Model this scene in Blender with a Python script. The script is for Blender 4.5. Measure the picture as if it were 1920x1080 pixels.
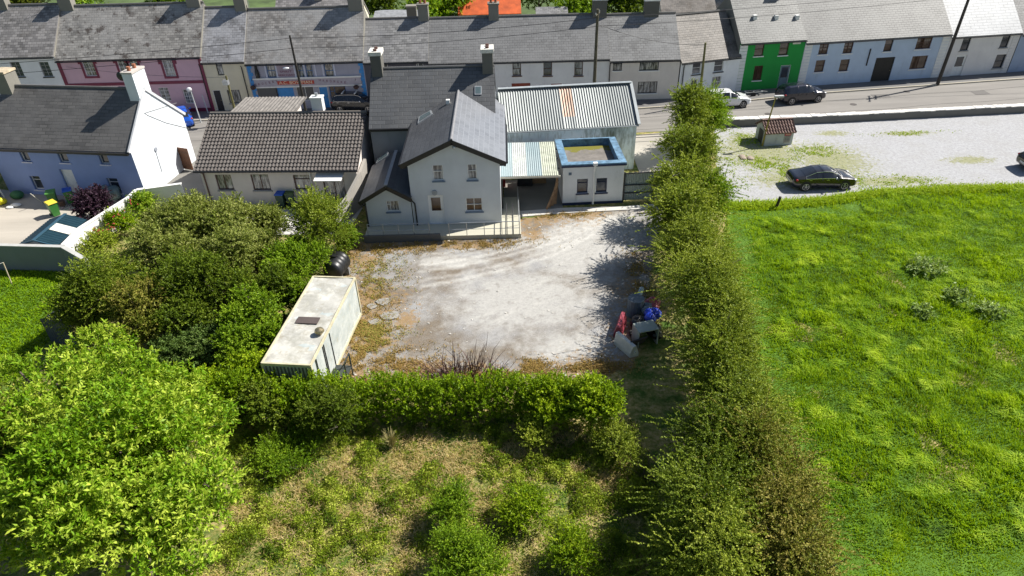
import bpy, math, random
import numpy as np
from mathutils import Vector, Matrix
for o in list(bpy.data.objects): bpy.data.objects.remove(o)
R=math.radians
SC=bpy.context.scene; COL=SC.collection
# ---------------- camera, sky, sun ----------------
PITCH,ROLL,HC,FPX=34.7,1.55,22.5,1280.0
cam=bpy.data.cameras.new('camera'); co=bpy.data.objects.new('camera',cam); COL.objects.link(co)
cam.sensor_width=36; cam.lens=36*FPX/1920; cam.clip_end=2000; cam.clip_start=.1
_t,_r=R(PITCH),R(ROLL)
FW=np.array([0,math.cos(_t),-math.sin(_t)]); _R0=np.array([1.,0,0]); _U0=np.cross(_R0,FW)
CR=math.cos(_r)*_R0-math.sin(_r)*_U0; CU=math.sin(_r)*_R0+math.cos(_r)*_U0
co.matrix_world=Matrix(((CR[0],CU[0],-FW[0],0),(CR[1],CU[1],-FW[1],0),(CR[2],CU[2],-FW[2],HC),(0,0,0,1)))
SC.camera=co
SUN_EL=45.0; SX,SY=0.93,0.37                       # towards the sun
SAZ=math.atan2(SX,SY)
W=bpy.data.worlds.new('World'); SC.world=W; W.use_nodes=True
sk=W.node_tree.nodes.new('ShaderNodeTexSky'); sk.sky_type='NISHITA'; sk.sun_disc=False
sk.sun_elevation=R(SUN_EL); sk.sun_rotation=SAZ
bg=W.node_tree.nodes['Background']; bg.inputs['Strength'].default_value=.06
W.node_tree.links.new(sk.outputs[0],bg.inputs[0])
sl=bpy.data.lights.new('sun','SUN'); sl.energy=5.0; sl.angle=R(.5); sl.color=(1,.955,.88)
so=bpy.data.objects.new('sun',sl); COL.objects.link(so)
sd=Vector((SX*math.cos(R(SUN_EL)),SY*math.cos(R(SUN_EL)),math.sin(R(SUN_EL))))
so.rotation_euler=sd.to_track_quat('Z','Y').to_euler(); so.location=(60,40,60)
SC.view_settings.view_transform='Standard'; SC.view_settings.look='None'
SC.view_settings.exposure=.70; SC.view_settings.gamma=1
SC.render.engine='CYCLES'
SC.cycles.max_bounces=6; SC.cycles.diffuse_bounces=3; SC.cycles.transmission_bounces=3; SC.cycles.transparent_max_bounces=6
# ---------------- photo pixel to world ----------------
CP=np.array([0,0,HC])
def ray(x,y): return FW*FPX+CR*(x-960)-CU*(y-540)
def G(x,y,z=0.):
    d=ray(x,y); t=(z-HC)/d[2]; return Vector((d[0]*t,d[1]*t,z))
def depth(p): return float((np.array(p)-CP)@FW)
class Fr:                                          # frame of a building: x along the facade, y into it
    def __init__(s,o,ang=0.): s.o=Vector((o[0],o[1],0)); s.a=ang
    @staticmethod
    def two(a,b): return Fr(a,math.atan2(b[1]-a[1],b[0]-a[0]))
    def loc(s,p):
        d=Vector(p)-s.o; c,n=math.cos(s.a),math.sin(s.a); return Vector((d.x*c+d.y*n,-d.x*n+d.y*c,d.z))
    def wor(s,p):
        c,n=math.cos(s.a),math.sin(s.a); return Vector((s.o.x+p[0]*c-p[1]*n,s.o.y+p[0]*n+p[1]*c,p[2]))
    def hit(s,x,y,yl=0.):
        d=Vector(ray(x,y)); c0=s.loc(Vector(CP)); n,c=math.sin(s.a),math.cos(s.a)
        dl=Vector((d.x*c+d.y*n,-d.x*n+d.y*c,d.z)); t=(yl-c0.y)/dl.y
        return c0.x+dl.x*t, c0.z+dl.z*t
    def op(s,cx,cy,w,h,yl=0.):                     # opening: local x, z centre and width, height
        a=s.hit(cx-w/2,cy,yl); b=s.hit(cx+w/2,cy,yl); t=s.hit(cx,cy-h/2,yl); u=s.hit(cx,cy+h/2,yl)
        return ((a[0]+b[0])/2,(t[1]+u[1])/2,abs(b[0]-a[0]),abs(t[1]-u[1]))
# ---------------- materials ----------------
def srgb(r,g,b):
    f=lambda c:(c/12.92 if c<=.04045 else ((c+.055)/1.055)**2.4)
    return (f(r/255),f(g/255),f(b/255))
class NT:
    def __init__(s,name):
        s.m=bpy.data.materials.new(name); s.m.use_nodes=True; s.t=s.m.node_tree; s.b=s.t.nodes['Principled BSDF']
        s.c=s.n('ShaderNodeTexCoord')
    def n(s,t,**k):
        x=s.t.nodes.new(t)
        for a,v in k.items(): setattr(x,a,v)
        return x
    def l(s,a,b): s.t.links.new(a,b)
    def noise(s,scale,det=4,src='Object',rough=.6,vec=None,st=None):
        x=s.n('ShaderNodeTexNoise'); x.inputs['Scale'].default_value=scale; x.inputs['Detail'].default_value=det; x.inputs['Roughness'].default_value=rough
        v=vec if vec is not None else s.c.outputs[src]
        if st:
            mp=s.n('ShaderNodeMapping'); mp.inputs['Scale'].default_value=st; s.l(v,mp.inputs[0]); v=mp.outputs[0]
        s.l(v,x.inputs['Vector']); return x.outputs[0]
    def ramp(s,fac,stops,interp='LINEAR'):
        x=s.n('ShaderNodeValToRGB'); r=x.color_ramp; r.interpolation=interp
        while len(r.elements)<len(stops): r.elements.new(.5)
        for e,(p,c) in zip(r.elements,stops):
            e.position=p; e.color=(c[0],c[1],c[2],1) if not isinstance(c,(int,float)) else (c,c,c,1)
        s.l(fac,x.inputs[0]); return x.outputs[0]
    def mix(s,fac,a,b,mode='MIX'):
        x=s.n('ShaderNodeMix',data_type='RGBA',blend_type=mode)
        for i,v in ((0,fac),(6,a),(7,b)):
            if hasattr(v,'links'): s.l(v,x.inputs[i])
            elif i==0: x.inputs[0].default_value=v
            else: x.inputs[i].default_value=(v[0],v[1],v[2],1)
        return x.outputs[2]
    def math(s,op,a,b=0.,clamp=False):
        x=s.n('ShaderNodeMath',operation=op,use_clamp=clamp)
        for i,v in ((0,a),(1,b)):
            if hasattr(v,'links'): s.l(v,x.inputs[i])
            else: x.inputs[i].default_value=v
        return x.outputs[0]
    def attr(s,name): x=s.n('ShaderNodeAttribute',attribute_name=name); return x.outputs['Fac']
    def bump(s,h,str=.3,dist=.02):
        x=s.n('ShaderNodeBump'); x.inputs['Strength'].default_value=str; x.inputs['Distance'].default_value=dist
        s.l(h,x.inputs['Height']); s.l(x.outputs[0],s.b.inputs['Normal'])
    def col(s,c): s.l(c,s.b.inputs['Base Color'])
    def rough(s,r): s.b.inputs['Roughness'].default_value=r
MC={}
def plain(name,c,rough=.7,metal=0.,var=.12,sc=3.,spec=.5,coat=0.):
    if name in MC: return MC[name]
    n=NT(name); a=n.noise(sc,5)
    d=n.ramp(a,[(.3,tuple(x*(1-var) for x in c)),(.7,tuple(min(1,x*(1+var)) for x in c))]); n.col(d)
    n.rough(rough); n.b.inputs['Metallic'].default_value=metal; n.b.inputs['Specular IOR Level'].default_value=spec
    if coat: n.b.inputs['Coat Weight'].default_value=coat; n.b.inputs['Coat Roughness'].default_value=.05
    MC[name]=n.m; return n.m
def render_wall(name,c,dirt=.35,dc=(.10,.10,.08),rough=.85):
    if name in MC: return MC[name]
    n=NT(name); a=n.noise(.7,6); s=n.noise(1.1,6,st=(1.6,1.6,.5),rough=.7); f=n.noise(14,3)
    base=n.ramp(a,[(.25,tuple(x*.88 for x in c)),(.75,tuple(min(1,x*1.07) for x in c))])
    k=n.ramp(s,[(.56,0.),(.8,1.)]); k=n.math('MULTIPLY',k,dirt)
    base=n.mix(k,base,dc); base=n.mix(n.math('MULTIPLY',f,.10),base,tuple(x*.7 for x in c))
    n.col(base); n.rough(rough); n.bump(n.noise(30,4),.25,.01); MC[name]=n.m; return n.m
def slate(name,c,var=.5,row=.25,wid=.38,moss=(.06,.045,.03),mossamt=.0,rough=.55,light=None,lamt=0.,mortar=.18,spec=.5,seed=0.):
    if name in MC: return MC[name]
    n=NT(name); uv=n.c.outputs['UV']
    mp=n.n('ShaderNodeMapping'); mp.inputs['Location'].default_value=(seed,seed*1.7,0); n.l(uv,mp.inputs[0]); v=mp.outputs[0]
    b=n.n('ShaderNodeTexBrick'); n.l(v,b.inputs['Vector'])
    for k,x in (('Scale',1.),('Mortar Size',.022),('Mortar Smooth',.3),('Bias',0.),('Brick Width',wid),('Row Height',row)): b.inputs[k].default_value=x
    b.inputs['Color1'].default_value=(*[x*(1-var) for x in c],1); b.inputs['Color2'].default_value=(*[x*(1+var) for x in c],1)
    b.inputs['Mortar'].default_value=(*[x*mortar for x in c],1)
    base=b.outputs[0]
    big=n.noise(.45,5,vec=v); base=n.mix(n.ramp(big,[(.35,.0),(.7,.55)]),base,tuple(x*1.5 for x in c))
    if light:
        l=n.noise(.35,6,vec=v,rough=.65); base=n.mix(n.math('MULTIPLY',n.ramp(l,[(.45,0.),(.62,1.)]),lamt),base,light)
    if mossamt>0:
        mo=n.noise(.8,8,vec=v,rough=.75); base=n.mix(n.math('MULTIPLY',n.ramp(mo,[(.54,0.),(.6,1.)]),mossamt),base,moss)
    sp=n.noise(9,3,vec=v); base=n.mix(n.math('MULTIPLY',sp,.25),base,tuple(x*.6 for x in c))
    n.col(base); n.rough(rough); n.b.inputs['Specular IOR Level'].default_value=spec
    h=n.math('SUBTRACT',1.,b.outputs['Fac']); n.bump(h,.6,.02); MC[name]=n.m; return n.m
def leafmat(name,dark,mid,light,trans=.3,rough=.45,spec=.2):
    rough=max(rough,.5); spec=min(spec,.15)
    n=NT(name); a=n.attr('tone'); c=n.ramp(a,[(0.,dark),(.5,mid),(1.,light)]); n.col(c); n.rough(rough)
    n.b.inputs['Specular IOR Level'].default_value=spec
    tr=n.n('ShaderNodeBsdfTranslucent'); n.l(n.mix(.5,c,(light[0]*1.5,light[1]*1.6,light[2]*.4)),tr.inputs[0])
    ms=n.n('ShaderNodeMixShader'); ms.inputs[0].default_value=trans*.7
    n.l(n.b.outputs[0],ms.inputs[1]); n.l(tr.outputs[0],ms.inputs[2])
    out=[x for x in n.t.nodes if x.type=='OUTPUT_MATERIAL'][0]; n.l(ms.outputs[0],out.inputs[0]); MC[name]=n.m; return n.m
def glass(name='window_glass',c=(.03,.035,.045),curtain=None):
    if name in MC: return MC[name]
    n=NT(name)
    if curtain:
        a=n.noise(3.5,3,st=(3,1,.4)); n.col(n.ramp(a,[(.42,c),(.6,curtain)]))
    else: n.col(n.ramp(n.noise(1.2,2),[(.3,c),(.8,tuple(x*2.2 for x in c))]))
    n.rough(.12); n.b.inputs['Coat Weight'].default_value=.6; n.b.inputs['Coat Roughness'].default_value=.03; MC[name]=n.m; return n.m
# ---------------- objects ----------------
def tag(o,label=None,cat=None,group=None,kind=None):
    if label: o['label']=label
    if cat: o['category']=cat
    if group: o['group']=group
    if kind: o['kind']=kind
    return o
def empty(name,loc,rz=0.,label=None,cat=None,group=None):
    o=bpy.data.objects.new(name,None); COL.objects.link(o); o.location=loc; o.rotation_euler=(0,0,rz); o.empty_display_size=.3
    return tag(o,label,cat,group)
def froot(name,fr,label,cat,group=None): return empty(name,fr.o,fr.a,label,cat,group)
class MB:
    def __init__(s): s.v=[]; s.f=[]; s.uv=[]; s.sm=False
    def quad(s,a,b,c,d,uv=None):
        i=len(s.v); s.v+= [tuple(a),tuple(b),tuple(c),tuple(d)]; s.f.append((i,i+1,i+2,i+3)); s.uv+= list(uv or [(0,0)]*4); return s
    def poly(s,pts):
        i=len(s.v); s.v+=[tuple(p) for p in pts]; s.f.append(tuple(range(i,i+len(pts)))); s.uv+=[(0,0)]*len(pts); return s
    def box(s,x0,y0,z0,x1,y1,z1):
        if x0>x1:x0,x1=x1,x0
        if y0>y1:y0,y1=y1,y0
        if z0>z1:z0,z1=z1,z0
        p=[(x0,y0,z0),(x1,y0,z0),(x1,y1,z0),(x0,y1,z0),(x0,y0,z1),(x1,y0,z1),(x1,y1,z1),(x0,y1,z1)]
        for q in ((3,2,1,0),(4,5,6,7),(0,1,5,4),(1,2,6,5),(2,3,7,6),(3,0,4,7)): s.quad(*[p[k] for k in q])
        return s
    def slab(s,a,b,c,d,t=.1,n=None):               # quad a,b,c,d (a-b along, b-c up the slope), thickness t under it
        a,b,c,d=map(Vector,(a,b,c,d)); n=(b-a).cross(d-a).normalized()
        if n.z<0: n=-n
        A,B,C_,D=[p-n*t for p in (a,b,c,d)]
        u=(b-a).normalized(); w=n.cross(u)
        f=lambda p:((p-a).dot(u),(p-a).dot(w))
        s.quad(a,b,c,d,[f(a),f(b),f(c),f(d)]); s.quad(D,C_,B,A); s.quad(A,B,b,a); s.quad(B,C_,c,b); s.quad(C_,D,d,c); s.quad(D,A,a,d)
        return s
    def bar(s,p,q,w=.05,h=None):                   # rectangular bar between two points
        p,q=Vector(p),Vector(q); h=h or w; d=(q-p).normalized(); up=Vector((0,0,1)) if abs(d.z)<.95 else Vector((0,1,0))
        a=d.cross(up).normalized()*w/2; b=a.cross(d).normalized()*h/2
        P=[p-a-b,p+a-b,p+a+b,p-a+b]; Q=[q-a-b,q+a-b,q+a+b,q-a+b]
        s.quad(*P[::-1]); s.quad(*Q)
        for i in range(4): j=(i+1)%4; s.quad(P[i],P[j],Q[j],Q[i])
        return s
    def tube(s,pts,r,n=8,cap=True):
        pts=[Vector(p) for p in pts]; rr=r if isinstance(r,(list,tuple)) else [r]*len(pts); rings=[]
        for i,p in enumerate(pts):
            d=(pts[min(i+1,len(pts)-1)]-pts[max(i-1,0)]).normalized(); up=Vector((0,0,1)) if abs(d.z)<.9 else Vector((1,0,0))
            a=d.cross(up).normalized(); b=a.cross(d).normalized()
            rings.append([p+(a*math.cos(2*math.pi*k/n)+b*math.sin(2*math.pi*k/n))*rr[i] for k in range(n)])
        for i in range(len(rings)-1):
            for k in range(n): j=(k+1)%n; s.quad(rings[i][k],rings[i][j],rings[i+1][j],rings[i+1][k])
        if cap: s.poly(rings[0][::-1]); s.poly(rings[-1])
        return s
    def sphere(s,c,r,nu=12,nv=8,sc=(1,1,1)):
        P=lambda i,j:(c[0]+r*sc[0]*math.sin(math.pi*j/nv)*math.cos(2*math.pi*i/nu),c[1]+r*sc[1]*math.sin(math.pi*j/nv)*math.sin(2*math.pi*i/nu),c[2]+r*sc[2]*math.cos(math.pi*j/nv))
        for i in range(nu):
            for j in range(nv): s.quad(P(i,j),P(i,j+1),P(i+1,j+1),P(i+1,j))
        return s
    def corr(s,a,b,c,d,per=.2,amp=.02,step=0.,sh=.02,sub=6,t=.03):  # corrugated or tiled surface, waves across a-b
        a,b,c,d=map(Vector,(a,b,c,d)); n=(b-a).cross(d-a).normalized()
        if n.z<0: n=-n
        L=(b-a).length; Hh=(d-a).length; nu=max(2,int(L/per*sub)); rows=max(1,round(Hh/step)) if step else 1
        for r in range(rows):
            v0,v1=r/rows,(r+1)/rows; lo=n*(sh if step else 0); prev=None
            for i in range(nu+1):
                u=i/nu; w=n*(amp*(math.cos(2*math.pi*u*L/per)))
                P=a.lerp(b,u).lerp(d.lerp(c,u),v0)+w+lo; Q=a.lerp(b,u).lerp(d.lerp(c,u),v1)+w; P0=P-n*(sh+t)
                if prev:
                    s.quad(prev[0],P,Q,prev[1],[(u*L,v0*Hh)]*4); s.quad(prev[2],P0,P,prev[0],[(u*L,v0*Hh)]*4)
                prev=(P,Q,P0)
        s.slab(a-n*(amp+t*.2),b-n*(amp+t*.2),c-n*(amp+t*.2),d-n*(amp+t*.2),t)
        return s
    def build(s,name,mat,parent=None,smooth=False,label=None):
        m=bpy.data.meshes.new(name); m.from_pydata(s.v,[],s.f); uvl=m.uv_layers.new(name='UVMap')
        uvl.data.foreach_set('uv',[c for p in s.uv for c in p]) if len(s.uv)==len(m.loops) else None
        if smooth:
            import bmesh
            bm=bmesh.new(); bm.from_mesh(m); bmesh.ops.remove_doubles(bm,verts=bm.verts,dist=.0005); bm.to_mesh(m); bm.free()
            m.shade_smooth()
            try: m.set_sharp_from_angle(angle=R(50))
            except Exception: pass
        m.materials.append(mat); o=bpy.data.objects.new(name,m); COL.objects.link(o); o.parent=parent
        if label: o['label']=label
        return o
def text(name,body,size,mat,parent,loc,w=None,rot=(math.pi/2,0,0),ext=.005):
    c=bpy.data.curves.new('t','FONT'); c.body=body; c.size=size; c.align_x='CENTER'; c.align_y='CENTER'; c.extrude=ext
    t=bpy.data.objects.new('t',c); COL.objects.link(t); bpy.context.view_layer.update()
    m=bpy.data.meshes.new_from_object(t.evaluated_get(bpy.context.evaluated_depsgraph_get())); sx=1.
    if w and t.dimensions.x>0: sx=w/t.dimensions.x
    bpy.data.objects.remove(t)
    m.materials.clear(); m.materials.append(mat); m.name=name; o=bpy.data.objects.new(name,m); COL.objects.link(o); o.parent=parent
    o.location=loc; o.rotation_euler=rot; o.scale=(sx,1,1); return o
# wall panel in the plane y=0 with rectangular holes and reveals
def facade(mb,x0,x1,z0,z1,holes,y=0.,rev=.14):
    xs=sorted({x0,x1,*[max(x0,min(x1,h[k])) for h in holes for k in (0,1)]}); zs=sorted({z0,z1,*[max(z0,min(z1,h[k])) for h in holes for k in (2,3)]})
    for i in range(len(xs)-1):
        for j in range(len(zs)-1):
            cx,cz=(xs[i]+xs[i+1])/2,(zs[j]+zs[j+1])/2
            if any(h[0]<cx<h[1] and h[2]<cz<h[3] for h in holes): continue
            mb.quad((xs[i],y,zs[j]),(xs[i+1],y,zs[j]),(xs[i+1],y,zs[j+1]),(xs[i],y,zs[j+1]))
    for a,b,c,d in holes:
        r=y+rev
        mb.quad((a,y,c),(a,r,c),(a,r,d),(a,y,d)); mb.quad((b,r,c),(b,y,c),(b,y,d),(b,r,d))
        mb.quad((a,y,d),(a,r,d),(b,r,d),(b,y,d)); mb.quad((a,r,c),(a,y,c),(b,y,c),(b,r,c))
WHITE=lambda:plain('white_paint',(.78,.78,.76),.5,var=.05)
def window(root,o,style,fm,gm,sill=None,y=0.,rev=.14,label=None):
    x,z,w,h=o; a,b,c,d=x-w/2,x+w/2,z-h/2,z+h/2; t=.055; yy=y+rev-.05
    m=MB(); m.box(a,yy,c,a+t,yy+.06,d); m.box(b-t,yy,c,b,yy+.06,d); m.box(a+t,yy,c,b-t,yy+.06,c+t); m.box(a+t,yy,d-t,b-t,yy+.06,d)
    g=.035
    if style in('sash','cross','georgian'): m.box(a+t,yy-.01,z-g/2,b-t,yy+.05,z+g/2)
    if style in('cross','georgian','double'): m.box(x-g/2,yy-.006,c+t,x+g/2,yy+.05,d-t)
    if style=='georgian':
        for k in (-1,1): m.box(a+t,yy+.01,z+k*h/4-.012,b-t,yy+.045,z+k*h/4+.012)
    if style=='topvent': m.box(a+t,yy-.01,z+h*.18,b-t,yy+.05,z+h*.18+g)
    if style=='side':
        xm=a+w*.3; m.box(xm-g/2,yy-.006,c+t,xm+g/2,yy+.05,d-t); m.box(a+t,yy,z+h*.12,xm-g/2,yy+.05,z+h*.12+g)
    fo=m.build('window',fm,root,label=label)
    MB().quad((a,yy+.04,c),(b,yy+.04,c),(b,yy+.04,d),(a,yy+.04,d)).build('pane',gm,fo) if False else None
    q=MB(); q.quad((a+.01,yy+.045,c+.01),(b-.01,yy+.045,c+.01),(b-.01,yy+.045,d-.01),(a+.01,yy+.045,d-.01)); q.build('pane',gm,fo)
    if sill: MB().box(a-.08,y-.07,c-.09,b+.08,y+rev-.055,c-.002).build('sill',sill,fo)
    return fo
def door(root,o,dm,fm,y=0.,rev=.14,glz=None,glass_h=.45,label=None):
    x,z,w,h=o; a,b,c,d=x-w/2,x+w/2,max(.02,z-h/2),z+h/2; t=.06; yy=y+rev-.06
    m=MB(); m.box(a+t,yy+.02,c,b-t,yy+.06,d-t)
    for k in (0,1):
        for zz in (c+.2,c+.2+(d-c)*.45):
            xa=a+t+.08+k*(w/2-t-.04); m.box(xa,yy+.008,zz,xa+w/2-t-.14,yy+.03,zz+(d-c)*.32)
    do=m.build('door',dm,root,label=label)
    f=MB(); f.box(a,yy,c,a+t,yy+.07,d); f.box(b-t,yy,c,b,yy+.07,d); f.box(a+t,yy,d-t,b-t,yy+.07,d); f.build('door_frame',fm,do)
    if glz:
        g=MB(); g.box(a+t+.14,yy+.0,d-t-.15-(d-c)*glass_h,b-t-.14,yy+.012,d-t-.15); g.build('pane',glz,do)
    MB().sphere((b-t-.1,yy-.02,c+1.0),.035,8,6).build('handle',plain('brass',(.5,.4,.2),.3,1.),do)
    return do
def chimney(root,x,y,zb,w,d,h,m,pots=2,cap=None,potm=None,label=None,skew=0):
    mb=MB(); mb.box(x-w/2,y-d/2,zb,x+w/2,y+d/2,zb+h); mb.box(x-w/2-.06,y-d/2-.06,zb+h-.18,x+w/2+.06,y+d/2+.06,zb+h-.06) if False else None
    o=mb.build('chimney',m,root,label=label)
    MB().box(x-w/2-.07,y-d/2-.07,zb+h+.001,x+w/2+.07,y+d/2+.07,zb+h+.13).build('chimney_cap',cap or m,o)
    for k in range(pots):
        px=x+(k-(pots-1)/2)*w*.45 if w>=d else x; py=y if w>=d else y+(k-(pots-1)/2)*d*.45
        MB().tube([(px,py,zb+h+.132),(px,py,zb+h+.3),(px,py,zb+h+.45)],[.13,.11,.12],8).build('chimney_pot',potm or plain('terracotta',(.33,.13,.07),.8),o)
    return o
GL=None
def gable_box(mb,W,D,eh,rh,holes=(),z0=-.3,gm=None):       # walls: facade at y=0 with ridge along x
    facade(mb,0,W,z0,eh,list(holes))
    mb=gm or mb; mb.quad((W,D,z0),(0,D,z0),(0,D,eh),(W,D,eh)); mb.poly([(W,0,z0),(W,D,z0),(W,D,eh),(W,D/2,rh-.02),(W,0,eh)]); mb.poly([(0,D,z0),(0,0,z0),(0,0,eh),(0,D/2,rh-.02),(0,D,eh)])
def roof_x(W,D,eh,rh,ov=.2,side=0.,t=.1):
    s=(rh-eh)/(D/2); m=MB(); e=eh-ov*s+t
    m.slab((-side,-ov,e),(W+side,-ov,e),(W+side,D/2,rh+t),(-side,D/2,rh+t),t)
    m.slab((W+side,D+ov,e),(-side,D+ov,e),(-side,D/2,rh+t),(W+side,D/2,rh+t),t)
    return m
def gutter(root,W,z,y,mat,x0=0.,name='gutter'):
    return MB().tube([(x0,y,z),(W,y,z)],.06,6).build(name,mat,root)
def zat(p,y):
    lo,hi=-5.,40.
    for _ in range(40):
        m=(lo+hi)/2; d=np.array((p[0],p[1],m))-CP; yy=540-FPX*(d@CU)/(d@FW)
        if yy>y: lo=m
        else: hi=m
    return lo
random.seed(7); rng=np.random.default_rng(7)
# ---------------- noise helpers ----------------
_NT=rng.random((256,256))
def vn(x,y,s=1.,ox=0,oy=0):
    x=np.asarray(x)*s+ox+500; y=np.asarray(y)*s+oy+500; xi=np.floor(x).astype(int); yi=np.floor(y).astype(int); fx=x-xi; fy=y-yi
    fx=fx*fx*(3-2*fx); fy=fy*fy*(3-2*fy); g=lambda a,b:_NT[a%256,b%256]
    return (g(xi,yi)*(1-fx)+g(xi+1,yi)*fx)*(1-fy)+(g(xi,yi+1)*(1-fx)+g(xi+1,yi+1)*fx)*fy
def fbm(x,y,s=1.,o=4,ox=0):
    t=0;a=1;n=0
    for k in range(o): t=t+a*vn(x,y,s*2**k,ox+k*17,k*31); n+=a; a*=.5
    return t/n
def psd(P,x,y):                                     # signed distance to a polygon, negative inside
    P=[(p[0],p[1]) for p in P]; d=np.full(np.shape(x),1e9); ins=np.zeros(np.shape(x),bool)
    for i in range(len(P)):
        (ax,ay),(bx,by)=P[i],P[(i+1)%len(P)]; ex,ey=bx-ax,by-ay
        t=np.clip(((x-ax)*ex+(y-ay)*ey)/(ex*ex+ey*ey+1e-9),0,1); d=np.minimum(d,np.hypot(x-ax-t*ex,y-ay-t*ey))
        c=((ay>y)!=(by>y))&(x<(bx-ax)*(y-ay)/((by-ay) if by!=ay else 1e-9)+ax); ins^=c
    return np.where(ins,-d,d)
def blob(x,y,px,py,rx,ry,z=0.):
    c=G(px,py); a=(G(px+rx,py)-c).length; b=(G(px,py+ry)-c).length
    return np.exp(-((x-c.x)/a)**2-((y-c.y)/b)**2)
# ---------------- the ground ----------------
YARD=[G(*p) for p in ((640,455),(700,452),(985,408),(1165,390),(1245,385),(1225,480),(1205,600),(1190,690),(1100,705),(940,735),(640,735),(560,700),(600,600),(640,500))]
PARK=[G(*p) for p in ((1340,236),(1560,229),(1925,210),(2100,200),(2100,345),(1900,352),(1700,354),(1620,362),(1540,378),(1450,384),(1350,386))]
def ground_sheet():
    x0,x1,y0,y1,s=-50.,60.,3.,75.,.25
    nx,ny=int((x1-x0)/s),int((y1-y0)/s); X,Y=np.meshgrid(np.linspace(x0,x1,nx+1),np.linspace(y0,y1,ny+1))
    dy=psd(YARD,X,Y); dp=psd(PARK,X,Y); g=np.clip(.5-np.minimum(dy,dp)/1.6,0,1)
    weed=np.zeros_like(X)
    for b in ((740,462,75,14),(880,460,80,10),(1000,440,30,14),(1100,404,60,7),(690,490,35,28),(690,560,35,40),(760,600,30,30),(700,640,60,22),(650,700,60,28),(780,690,90,26),(900,700,60,20),(1200,610,30,100),(1190,540,18,30)):
        weed=np.maximum(weed,.8*blob(X,Y,*b))
    weed=np.maximum(weed,.75*np.clip(1-np.abs(dy)/3.4,0,1)*(X<6.5)); weed=np.maximum(weed,.62*blob(X,Y,690,600,110,120)); weed=np.maximum(weed,.6*blob(X,Y,820,700,190,36))
    pw=np.zeros_like(X)
    for b in ((1400,262,50,16),(1440,300,70,14),(1530,283,45,14),(1480,320,50,14),(1560,325,60,14),(1500,345,40,8),(1660,340,120,12),(1560,372,60,6),(1780,352,160,8),(1700,250,60,5),(1560,250,40,6),(1820,300,60,8),(1430,285,110,45),(1560,300,90,40),(1500,335,120,22)):
        pw=np.maximum(pw,.85*blob(X,Y,*b))
    white=np.zeros_like(X)
    for b in ((980,560,150,70),(1060,650,90,30),(1080,470,90,60),(850,492,70,12),(1140,430,70,40)): white=np.maximum(white,blob(X,Y,*b))
    white=np.where(dp<1,.9,white)
    inp=(dp<1.2)
    trk=np.zeros_like(X)
    def seg(P,w,a):
        P=[G(*p) for p in P]; d=np.full(X.shape,99.)
        for p,q in zip(P,P[1:]):
            ex,ey=q.x-p.x,q.y-p.y; t=np.clip(((X-p.x)*ex+(Y-p.y)*ey)/(ex*ex+ey*ey),0,1); d=np.minimum(d,np.hypot(X-p.x-t*ex,Y-p.y-t*ey))
        return a*np.clip(1-(d/w)**2,0,1)
    for dy_,w_,a_ in ((-14,.16,.8),(-7,.2,.6),(0,.22,.9),(9,.2,.7),(22,.18,.6),(31,.22,.8)):
        trk=np.maximum(trk,seg([(1190,402+dy_*.4),(1120,418+dy_*.6),(1040,446+dy_),(950,470+dy_*1.1),(860,488+dy_*1.2),(790,497+dy_*1.3)],w_,a_))
    for dx_ in (0,34): trk=np.maximum(trk,seg([(1150+dx_*.4,420),(1120+dx_,480),(1095+dx_,560),(1085+dx_,650)],.2,.3)); trk=np.maximum(trk,seg([(1170+dx_*.3,415),(1040+dx_,500),(930+dx_,610),(880+dx_,690)],.18,.2))
    Z=np.where(np.minimum(dy,dp)<.3,0.,.10*(fbm(X,Y,.5,3)-.5))-.02*0
    Z=Z*np.clip((30-abs(Y-15))/30,0,1)
    Z=np.where(Y>35,0,Z)
    v=np.stack([X.ravel(),Y.ravel(),Z.ravel()],1); i=np.arange(ny)[:,None]*(nx+1)+np.arange(nx)[None,:]
    f=np.stack([i,i+1,i+nx+2,i+nx+1],-1).reshape(-1,4)
    lush=np.clip(psd([G(0,495),G(170,500),G(110,620),G(0,740),(-45,20),(-50,40)],X,Y),-1,1)*-.5+.5
    return np_mesh('ground',v,f,dict(gravel=g.ravel(),weed=np.where(inp,pw,weed).ravel(),pale=white.ravel(),park=inp.astype(float).ravel(),lush=lush.ravel(),track=trk.ravel()))
def np_mesh(name,v,f,attrs=None,mat=None,parent=None,smooth=False,uv=None):
    m=bpy.data.meshes.new(name); v=np.ascontiguousarray(v,np.float32); f=np.ascontiguousarray(f,np.int32); k=f.shape[1]
    m.vertices.add(len(v)); m.vertices.foreach_set('co',v.ravel()); m.loops.add(f.size); m.loops.foreach_set('vertex_index',f.ravel())
    m.polygons.add(len(f)); m.polygons.foreach_set('loop_start',np.arange(0,f.size,k,dtype=np.int32)); 
    try: m.polygons.foreach_set('loop_total',np.full(len(f),k,np.int32))
    except Exception: pass
    for a,d in (attrs or {}).items():
        at=m.attributes.new(a,'FLOAT','POINT'); at.data.foreach_set('value',np.ascontiguousarray(d,np.float32))
    m.update(calc_edges=True); m.validate() if False else None
    if smooth: m.shade_smooth()
    if mat: m.materials.append(mat)
    o=bpy.data.objects.new(name,m); COL.objects.link(o); o.parent=parent; return o
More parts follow.
